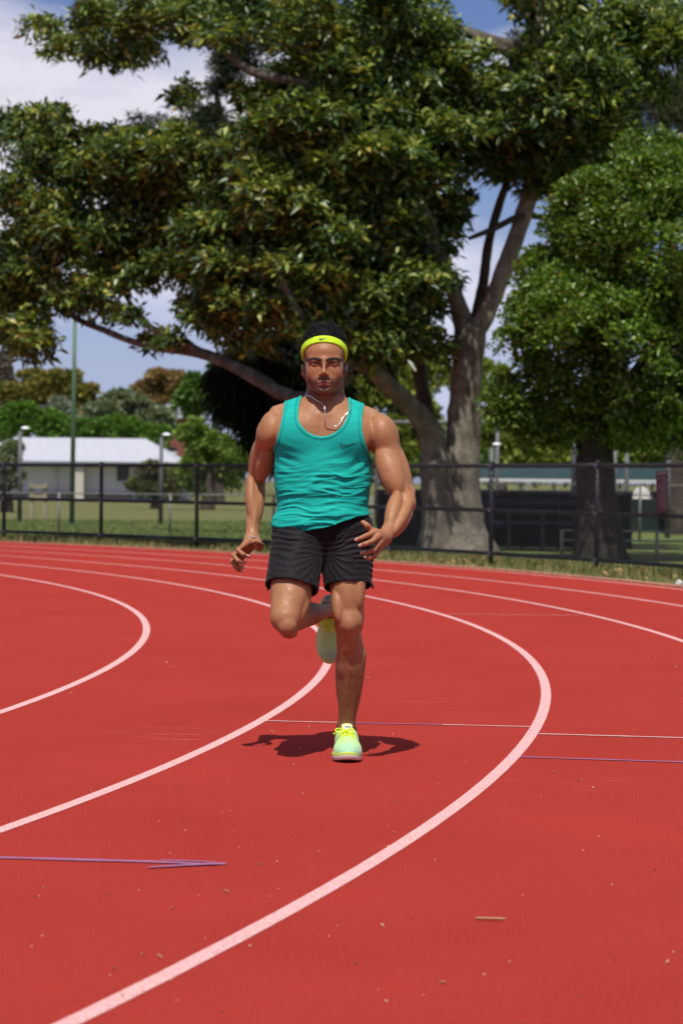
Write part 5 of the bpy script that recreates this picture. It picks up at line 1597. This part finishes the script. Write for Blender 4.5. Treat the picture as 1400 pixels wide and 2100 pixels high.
tree_limb('branch', tree, [T(1090, 40), T(1060, 10, .3), T(1030, -30, .4)], (12, 12, 9), m_bark2, 12, 10)
tree_limb('branch', tree, [T(1085, 440), T(1050, 450, -.2), T(1010, 470, -.3), T(960, 490, -.5)], (9, 7, 6, 4), m_bark2, 13, 8)
tree_limb('branch', tree, [T(1080, 440), T(1110, 446, .1), T(1150, 440, .2), T(1190, 400, .3)], (8, 7, 6, 4), m_bark2, 14, 8)
tree_limb('branch', tree, [T(840, 330, -1.4), T(740, 250, -1.8), T(640, 180, -2.0), T(520, 150, -1.2), T(440, 90, -0.2), T(330, 60, 0.8)], (12, 11, 10, 10, 9, 5), m_bark2, 15, 10)

# crown: big masses in pixel space, each broken into small flattened tiers
REG = [(60, 290, 80, 60), (50, 400, 90, 60), (215, 330, 100, 70), (170, 450, 120, 85), (40, 530, 70, 70), (35, 660, 55, 65), (215, 560, 80, 45), (330, 330, 110, 75), (345, 440, 120, 95), (310, 545, 90, 50),
       (110, 250, 40, 30), (440, 590, 80, 70), (470, 340, 110, 90), (500, 470, 125, 115), (600, 330, 120, 120), (640, 460, 135, 130), (560, 610, 110, 85), (720, 560, 125, 120), (760, 420, 105, 115), (620, 210, 110, 95),
       (730, 230, 120, 115), (670, 100, 120, 90), (820, 320, 110, 120), (845, 520, 75, 120), (860, 630, 50, 70), (690, 660, 110, 60), (500, 680, 70, 50), (560, 30, 140, 50), (420, 50, 110, 50), (280, 40, 130, 55), (130, 85, 65, 45),
       (260, 115, 90, 32), (380, 190, 26, 34), (800, 120, 130, 110), (930, 240, 110, 85), (820, 20, 110, 55), (1010, 270, 95, 70), (1100, 210, 110, 80), (1060, 200, 70, 50), (1160, 330, 90, 100), (1200, 160, 90, 100),
       (1290, 70, 130, 70), (1370, 60, 80, 70), (1190, 420, 40, 55), (1150, 40, 45, 50), (935, 430, 28, 70), (760, 660, 80, 60), (1240, 250, 70, 60), (1112, 110, 50, 80), (1092, 300, 70, 60), (1150, 250, 70, 80), (860, 690, 55, 50), (790, 690, 70, 60), (60, 700, 50, 45), (15, 600, 50, 80), (180, 625, 60, 30), (120, 600, 60, 45), (250, 640, 40, 20), (330, 704, 26, 16), (445, 650, 50, 50), (930, 150, 60, 50), (1040, 265, 70, 45), (400, 520, 90, 60), (100, 500, 90, 60), (1095, 25, 50, 45), (1185, 260, 65, 80), (1135, 365, 55, 50), (1235, 330, 45, 60), (1130, 150, 60, 70), (1120, -20, 80, 40), (1330, 150, 70, 50), (895, 460, 30, 60), (1010, 350, 55, 22)]
rt = np.random.default_rng(42)
blobs = []
for (cx, cy, rx, ry) in REG:
    nb = max(3, int(rx * ry / 620))
    for _ in range(nb):
        a = rt.uniform(0, 2 * math.pi); q = math.sqrt(rt.random()) * 0.85
        x, y = cx + rx * q * math.cos(a), cy + ry * q * math.sin(a)
        dd = np.interp(x, [0, 300, 600, 820, 900, 1000, 1070, 1200, 1400], [3.2, 1.8, -1.0, -0.6, -0.1, 0.3, 0.0, 0.3, 1.2]) + rt.uniform(-1.7, 1.7)
        s = rt.uniform(34, 62) * min(1, 0.35 + min(rx, ry) / 90)
        blobs.append((T(x, y, dd), (s * TS * 1.15, s * TS * 1.2, s * TS * 0.62)))
NR = 23000
P, Dn, kb, qd = blob_points(blobs, NR, rt, 0.35, -0.35)
keep = fbm(P * 1.3, 77) > -0.5
P, Dn, kb = P[keep], Dn[keep], kb[keep]
axis_d = unit(Dn * 0.7 + np.array((0, -0.15, 0.75)) + 0.35 * rt.normal(size=P.shape))
NL = 10
Pl = np.repeat(P, NL, 0); Ax = np.repeat(axis_d, NL, 0)
rnd = unit(np.cross(Ax, rt.normal(size=Pl.shape)))
open_ = rt.uniform(0.3, 1.5, len(Pl))[:, None]
Dl = unit(Ax * np.cos(open_) + rnd * np.sin(open_) + np.array((0, 0, -0.32)))
Pl = Pl + Ax * rt.uniform(-0.10, 0.04, (len(Pl), 1)) + 0.055 * rt.normal(size=Pl.shape)
Ll = rt.uniform(0.11, 0.23, len(Pl)); Wl = Ll * rt.uniform(0.30, 0.42, len(Pl))
LV, LF = leaves_mesh(Pl, Dl, Ll, Wl, 5, 0.22, 0.22)
lit_growth = np.repeat(np.clip(0.25 + 0.55 * Dn[:, 2] + 0.4 * vnoise(P * 1.1, 88), 0, 1), NL)      # young olive leaves on the tops, light from above put into the tone too
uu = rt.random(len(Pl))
colk = np.where(lit_growth + rt.uniform(-0.3, 0.3, len(Pl)) > 0.52, np.searchsorted([0.10, 0.34, 0.76, 0.965], uu), np.searchsorted([0.46, 0.84, 0.96, 0.992], uu))
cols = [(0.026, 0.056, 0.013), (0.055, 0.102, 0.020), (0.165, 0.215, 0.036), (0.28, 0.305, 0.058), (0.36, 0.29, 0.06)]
tone = tone_of(cols, colk, rt) * np.repeat(np.array(rt.uniform(0.75, 1.25, (len(P), 1))), NL, 0)
# loose leaves between the tufts
NS = 70000
Rg = np.array(REG, float); kr = rt.choice(len(REG), NS, p=(Rg[:, 2] * Rg[:, 3]) / (Rg[:, 2] * Rg[:, 3]).sum())
ar = rt.uniform(0, 2 * math.pi, NS); qr = np.sqrt(rt.random(NS)) * 0.98
xs = Rg[kr, 0] + Rg[kr, 2] * qr * np.cos(ar); ys = Rg[kr, 1] + Rg[kr, 3] * qr * np.sin(ar)
ds_ = np.interp(xs, [0, 300, 600, 820, 900, 1000, 1070, 1200, 1400], [3.2, 1.8, -1.0, -0.6, 0.3, 0.6, 0.4, 0.3, 1.2]) + rt.uniform(-1.5, 1.9, NS)
Ps = np.array([T(a, b, c) for a, b, c in zip(xs, ys, ds_)])
ks = fbm(Ps * 1.1, 78) > -0.30; Ps = Ps[ks]; nS = len(Ps)
Dsl = unit(rt.normal(size=(nS, 3)) + np.array((0, -0.2, -0.2)))
Lsl = rt.uniform(0.09, 0.18, nS); Wsl = Lsl * rt.uniform(0.34, 0.48, nS)
V3, _ = leaves_mesh(Ps, Dsl, Lsl, Wsl, 15, 0.2, 0.15)
c3 = rt.choice(5, nS, p=[0.30, 0.38, 0.24, 0.07, 0.01])
LV = np.concatenate([LV, V3]); Pl = np.concatenate([Pl, Ps]); Dl = np.concatenate([Dl, Dsl]); Ll = np.concatenate([Ll, Lsl]); colk = np.concatenate([colk, c3])
tone = np.concatenate([tone, tone_of(cols, c3, rt)])
# the largest three hundred leaves in view are leaves of their own
px_, py_ = to_px(Pl)
inv_ = (px_ > 5) & (px_ < 1395) & (py_ > 5) & (py_ < 760)
score = np.where(inv_, Ll / Pl[:, 1] - 0.003 * (Dl[:, 1] ** 2) * 0.2, -1)
top_i = np.argsort(-score * (1 + 0.0)) [:2400]
order = top_i[np.argsort(Pl[top_i, 1])][:300]
mask = np.ones(len(Pl), bool); mask[order] = False
sel = np.nonzero(mask)[0]
LVr = LV.reshape(-1, 5, 3)
def leaf_faces(n):
    i = np.arange(n)[:, None] * 5
    return np.concatenate([i + [0, 2, 1], i + [0, 3, 2], i + [1, 2, 4], i + [2, 3, 4]])
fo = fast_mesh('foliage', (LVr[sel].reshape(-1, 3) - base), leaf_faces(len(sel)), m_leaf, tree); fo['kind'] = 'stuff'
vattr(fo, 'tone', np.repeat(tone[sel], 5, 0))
lv0, lf0 = leaves_mesh(np.zeros((1, 3)), np.array([(0, 1.0, 0)]), np.array([1.0]), np.array([0.42]), 1, 0.22, 0.1)
leaf_data = []
for c in cols:
    me = bpy.data.meshes.new('leaf')
    me.from_pydata(lv0.tolist(), [], lf0.tolist()); me.materials.append(m_leaf)
    a = me.attributes.new('tone', 'FLOAT_COLOR', 'POINT'); a.data.foreach_set('color', np.tile(np.r_[c, 1.0], 5).astype(np.float32))
    leaf_data.append(me)
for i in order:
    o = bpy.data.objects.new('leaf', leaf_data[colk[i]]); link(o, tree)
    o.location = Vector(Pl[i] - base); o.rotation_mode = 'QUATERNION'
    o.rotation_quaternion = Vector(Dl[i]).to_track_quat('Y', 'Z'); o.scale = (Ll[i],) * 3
# twigs under the leaf tufts
mb = MB()
tw = rt.choice(len(P), 1500, replace=False)
for i in tw:
    p = P[i]; c = blobs[kb[i]][0] * 0.7 + p * 0.3 + rt.normal(size=3) * 0.12
    mb.tube([c, (c + p) / 2 + rt.normal(size=3) * 0.05, p], [0.016, 0.011, 0.006], 4, False)
o = mb.build('twigs', m_bark2, tree); o.location = -Vector(tree.location); o['kind'] = 'stuff'

# ---- the clipped round tree at the right
TD2 = 33.0
def T2(x, y, d=0.0): return at(x, y, TD2 + d)
TS2 = TD2 / F_PX
base2 = T2(1222, 1150); base2[2] = -0.05
tr2 = empty('round_tree', base2); tag(tr2, 'dense round-headed tree with small bright green leaves and a dark trunk at the right', 'tree')
mb = MB(); limb(mb, [bz(T2(1230, 1160)), T2(1226, 1090), T2(1220, 1000), T2(1218, 920), T2(1222, 840), T2(1240, 740)], [q * TS2 for q in (56, 46, 41, 38, 34, 24)], 21, 24, 7, 0.14, 0.25)
m_bark4 = bark('shaded_bark', (0.022, 0.018, 0.014), (0.05, 0.042, 0.034), (0.07, 0.06, 0.05))  # the crown's shade on this trunk is put into the dark bark colour
o = mb.build('trunk', m_bark4, tr2, True); o.location = -Vector(base2)
for pts, rd in (([T2(1222, 860), T2(1150, 780, .5), T2(1090, 700, .7)], (20, 14, 7)), ([T2(1224, 850), T2(1310, 760, .4), T2(1380, 640, .5)], (22, 16, 8)), ([T2(1225, 800), T2(1240, 660, .1), T2(1290, 500, .1)], (20, 14, 7)), ([T2(1220, 890), T2(1120, 860, .3), T2(1060, 840, .3)], (14, 9, 5))):
    mb = MB(); limb(mb, pts, [q * TS2 for q in rd], 22, 10); o = mb.build('branch', m_bark4, tr2, True); o.location = -Vector(base2)
r2_ = np.random.default_rng(9)
hull = [(1410, 500, 255, 205, 2.0), (1265, 705, 232, 200, 1.7), (1060, 835, 62, 55, 0.6), (1180, 600, 120, 110, 1.0), (1380, 750, 200, 165, 1.7), (1130, 880, 60, 35, .5), (1330, 380, 110, 95, 1.2), (1230, 470, 110, 110, 1.2), (1330, 880, 140, 40, 1.0)]
lobes = []
for cx, cy, rx, ry, rd in hull:
    for _ in range(int(rx * ry / 230) + 10):
        d = unit(r2_.normal(size=3)); d[1] = -abs(d[1]) if r2_.random() < 0.75 else d[1]
        q = r2_.uniform(0.76, 0.97) if r2_.random() < 0.93 else r2_.uniform(1.0, 1.07)
        c = T2(cx + rx * d[0] * q, cy - ry * d[2] * q, rd * d[1] * q)
        px2, py2 = to_px(c[None]); 
        if 1075 < px2[0] < 1275 and py2[0] > 700: c = T2(px2[0], py2[0], rd * d[1] * q * 0.35 - 0.05)
        s = r2_.uniform(20, 44) * TS2 * min(1, rx / 90 + .3)
        lobes.append((c, (s, s, s * 0.85)))
P2, D2, k2, q2 = blob_points(lobes, 120000, r2_, 0.4, -0.6)
kk = (P2[:, 1] < TD2 + 1.6)
P2, D2 = P2[kk], D2[kk]
Dl2 = unit(D2 * 0.5 + np.array((0, -0.1, 0.25)) + 0.75 * r2_.normal(size=P2.shape))
L2 = r2_.uniform(0.065, 0.115, len(P2))
V2, F2 = leaves_mesh(P2, Dl2, L2, L2 * 0.55, 6, 0.2, 0.12)
c2 = [(0.060, 0.125, 0.015), (0.105, 0.200, 0.022), (0.165, 0.265, 0.032), (0.24, 0.32, 0.06), (0.40, 0.25, 0.03)]
ck = r2_.choice(5, len(P2), p=[0.27, 0.33, 0.26, 0.135, 0.005])
fo = fast_mesh('foliage', V2 - base2, F2, m_leaf2, tr2); fo['kind'] = 'stuff'
cl_ = np.clip(0.82 + 0.5 * fbm(P2 * 1.7, 91), 0.45, 1.35)[:, None]
vattr(fo, 'tone', np.repeat(tone_of(c2, ck, r2_) * cl_, 5, 0))

# ---- trees and shrubs farther off
def far_tree(name, label, cat, masses, depth, cols, n, leaf, seed, trunk=None, group=None, trunk_r=0.2, shape=(1.0, 0.45), tiers=True, spread=1.0, barkm=None, droop=0.1, wid=0.6):
    r = np.random.default_rng(seed); s = depth / F_PX
    cx = np.mean([m[0] for m in masses]); tb = trunk if trunk else (cx, 1000)
    b = at(tb[0], 1000, depth); b[2] = -0.05
    t = empty(name, b); tag(t, label, cat, group)
    bl = []
    for (x, y, rx, ry) in masses:
        for _ in range(max(5, int(math.sqrt(rx * ry) / 3.2))):
            a = r.uniform(0, 2 * math.pi); q = math.sqrt(r.random()) * 0.78
            k = r.uniform(0.26, 0.48)
            bl.append((at(x + rx * q * math.cos(a), y + ry * q * math.sin(a), depth + r.uniform(-0.55, 0.55) * min(rx, ry) * s * spread), (rx * s * k, min(rx, ry) * s * k * 1.2, ry * s * k * 0.9)))
    n = int(n * 1.7) if spread == 1.0 and depth > 60 else n
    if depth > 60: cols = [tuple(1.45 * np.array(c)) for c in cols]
    P, D, k, q = blob_points(bl, n, r, 0.4, -0.6)
    Dd = unit(D * shape[1] + np.array((0, -0.1, 0.2)) + 0.7 * r.normal(size=P.shape))
    L = r.uniform(0.5, 1.0, n) * leaf
    V, F = leaves_mesh(P, Dd, L, L * wid, seed, 0.15, droop)
    o = fast_mesh('crown', V - b, F, m_leaf3, t); o['kind'] = 'stuff'
    vattr(o, 'tone', np.repeat(tone_of(cols, r.choice(len(cols), n), r) * np.repeat(1, 1), 5, 0))
    tp = at(cx, np.mean([m[1] for m in masses]), depth)
    mb = MB(); limb(mb, [b, b * 0.5 + tp * 0.5 + (0.1 * trunk_r, 0, 0), tp], [trunk_r * 1.3, trunk_r, trunk_r * 0.5], seed, 10)
    o = mb.build('trunk', barkm or m_bark2, t, True); o.location = -Vector(b)
    return t
yel = [(0.16, 0.13, 0.03), (0.24, 0.19, 0.04), (0.09, 0.095, 0.03), (0.07, 0.08, 0.03)]
gry = [(0.10, 0.13, 0.075), (0.14, 0.165, 0.10), (0.18, 0.20, 0.13), (0.08, 0.10, 0.05)]
brg = [(0.05, 0.11, 0.018), (0.08, 0.16, 0.025), (0.11, 0.19, 0.03), (0.06, 0.10, 0.02)]
org = [(0.17, 0.115, 0.045), (0.22, 0.15, 0.06), (0.13, 0.095, 0.04)]
grn = [(0.04, 0.085, 0.02), (0.065, 0.12, 0.028), (0.09, 0.15, 0.035)]
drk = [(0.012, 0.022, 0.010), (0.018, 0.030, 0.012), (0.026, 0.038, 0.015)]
ylg = [(0.11, 0.14, 0.025), (0.15, 0.175, 0.032), (0.19, 0.20, 0.04), (0.08, 0.11, 0.022)]
olv = [(0.055, 0.06, 0.022), (0.075, 0.08, 0.03), (0.045, 0.05, 0.02)]
FG = 'trees beyond the sports field'
far_tree('flowering_tree', 'wide tree with golden yellow blossom tops behind the white building at the far left', 'tree', [(60, 805, 75, 40), (120, 800, 60, 42), (165, 815, 32, 36), (85, 775, 40, 22)], 150, yel, 9000, 0.55, 101, (110, 1000), FG)
far_tree('bare_tree', 'grey-brown thin tree peeping past the golden tree at the left edge', 'tree', [(5, 770, 30, 50), (15, 820, 30, 40)], 160, [(0.12, 0.10, 0.085), (0.09, 0.08, 0.07)], 2600, 0.4, 102, (5, 1000), FG)
far_tree('silver_tree', 'small silver-grey tree just in front of the golden tree', 'tree', [(125, 838, 42, 26), (70, 835, 20, 18)], 135, [(0.16, 0.18, 0.15), (0.22, 0.24, 0.20), (0.10, 0.12, 0.09)], 3500, 0.4, 103, (120, 1000), FG)
far_tree('grey_green_tree', 'broad grey-green tree rising behind the white building right of the mast', 'tree', [(255, 845, 72, 38), (205, 865, 45, 36), (310, 865, 42, 40)], 130, gry, 8000, 0.45, 104, (255, 1000), FG)
far_tree('bright_green_tree', 'bright green tree above the white roof left of the mast', 'tree', [(55, 862, 62, 34), (110, 872, 45, 34), (5, 870, 40, 34)], 122, brg, 7000, 0.45, 105, (60, 1000), FG)
far_tree('bright_green_tree', 'bright green tree above the white roof right of the mast', 'tree', [(245, 880, 60, 30), (300, 895, 45, 26), (195, 885, 40, 26)], 122, brg, 6500, 0.45, 106, (250, 1000), FG)
far_tree('orange_tree', 'rounded orange-brown tree far behind the grey-green tree', 'tree', [(330, 798, 50, 34), (300, 800, 30, 28), (365, 795, 25, 32)], 165, org, 6000, 0.5, 107, (330, 1000), FG)
far_tree('leafy_tree', 'tall mid-green tree under the long low branch left of the runner', 'tree', [(420, 800, 55, 48), (480, 820, 60, 62), (390, 830, 34, 30), (450, 760, 40, 30)], 100, grn, 9000, 0.34, 108, (450, 1000), FG)
far_tree('light_green_bush', 'upright light green bush behind the black fence left of the runner', 'bush', [(410, 900, 38, 46), (440, 940, 46, 56), (400, 970, 34, 44), (475, 960, 34, 50)], 82, [(0.07, 0.12, 0.02), (0.10, 0.16, 0.03), (0.14, 0.19, 0.04)], 7500, 0.26, 109, (425, 1000))
far_tree('olive_shrub', 'low olive shrub against the right end of the white building', 'shrub', [(320, 985, 52, 32), (296, 998, 32, 24), (350, 998, 30, 24)], 84, [(0.11, 0.12, 0.045), (0.15, 0.16, 0.06), (0.09, 0.095, 0.04)], 5500, 0.24, 110, (320, 1000))
far_tree('silvery_shrub', 'silvery green shrub at the left edge in front of the white building', 'shrub', [(15, 930, 36, 30), (20, 965, 36, 36), (-10, 980, 36, 40)], 72, gry, 4500, 0.2, 111, (15, 1000))
far_tree('yellow_green_tree', 'hazy yellow-green tree filling the gap left of the forked trunk', 'tree', [(830, 800, 60, 60), (850, 880, 60, 60), (762, 800, 45, 50), (745, 850, 40, 50), (800, 900, 50, 60), (905, 760, 35, 50)], 125, ylg, 9000, 0.42, 112, (840, 1000), FG)
far_tree('yellow_green_tree', 'hazy yellow-green tree just right of the forked trunk', 'tree', [(1015, 800, 38, 45), (1040, 860, 55, 50), (1000, 900, 50, 45), (1060, 920, 50, 40), (985, 760, 24, 30)], 118, [(0.09, 0.13, 0.022), (0.13, 0.17, 0.03), (0.16, 0.19, 0.04)], 8000, 0.4, 113, (1030, 1000), FG)
far_tree('yellow_green_tree', 'hazy yellow-green tree low behind the round tree trunk', 'tree', [(1130, 930, 60, 36), (1190, 915, 60, 45), (1260, 930, 50, 36)], 120, ylg, 7000, 0.42, 114, (1180, 1000), FG)
far_tree('yellow_green_tree', 'sunlit yellow-green tree at the right edge behind the lamp heads', 'tree', [(1330, 905, 60, 42), (1395, 895, 55, 50), (1300, 945, 50, 30), (1440, 930, 50, 40)], 112, brg + ylg, 7500, 0.4, 115, (1350, 1000), FG)
far_tree('shade_foliage', 'dark drooping foliage filling the deep shade directly behind the runner', 'tree', [(540, 760, 90, 80), (480, 800, 60, 70), (600, 850, 80, 80), (520, 870, 60, 60), (640, 760, 90, 90), (700, 850, 60, 80), (560, 930, 50, 40), (740, 700, 60, 60), (790, 690, 60, 60), (770, 760, 40, 40)], 39.5, drk, 30000, 0.26, 116, (600, 1000), None, 0.25, (1, 0.3), droop=0.75, wid=0.2)  # added near-black mass for the big tree's low foliage in shadow
far_tree('casuarina', 'fuzzy olive casuarina showing above the round tree at the top right', 'tree', [(1340, 215, 75, 55), (1400, 190, 60, 70), (1290, 250, 45, 40), (1420, 260, 40, 40)], 50, olv, 14000, 0.30, 117, (1390, 1000), None, 0.2, (1, 0.3), droop=0.5, wid=0.08)
far_tree('dark_pine', 'dark pine seen behind the right side of the forked trunk', 'tree', [(1200, 300, 70, 90), (1240, 400, 60, 70), (1160, 180, 60, 70), (1180, 440, 40, 40), (1100, 90, 60, 60)], 46, drk, 15000, 0.26, 118, (1225, 1000), None, 0.14, (1, 0.3), droop=0.3, wid=0.12)
far_tree('dark_pine', 'dark pine whose tips show above the left foliage', 'tree', [(300, 250, 45, 22), (340, 300, 60, 50), (500, 110, 70, 60), (470, 170, 50, 40), (430, 280, 70, 60), (620, 40, 80, 50)], 45, drk, 15000, 0.26, 119, (600, 1000), None, 0.14, (1, 0.3), droop=0.3, wid=0.12)
# far wood closing the horizon
rw = np.random.default_rng(77)
bl = []
for x in np.linspace(-4200, 5600, 480):
    d = rw.uniform(185, 215); s = d / F_PX; rr = rw.uniform(28, 48)
    bl.append((at(x, rw.uniform(925, 975), d), (rr * s * 1.2, rr * s, rr * s)))
P, D, k, q = blob_points(bl, 80000, rw, 0.5, -0.4)
V, F = leaves_mesh(P, unit(D * .4 + 0.7 * rw.normal(size=P.shape)), rw.uniform(0.6, 1.2, len(P)), rw.uniform(0.4, 0.8, len(P)), 3, 0.15, 0.1)
o = fast_mesh('distant_wood', V, F, m_leaf3); o['kind'] = 'stuff'
vattr(o, 'tone', np.repeat(tone_of(grn + ylg[:2], rw.choice(5, len(P)), rw), 5, 0))
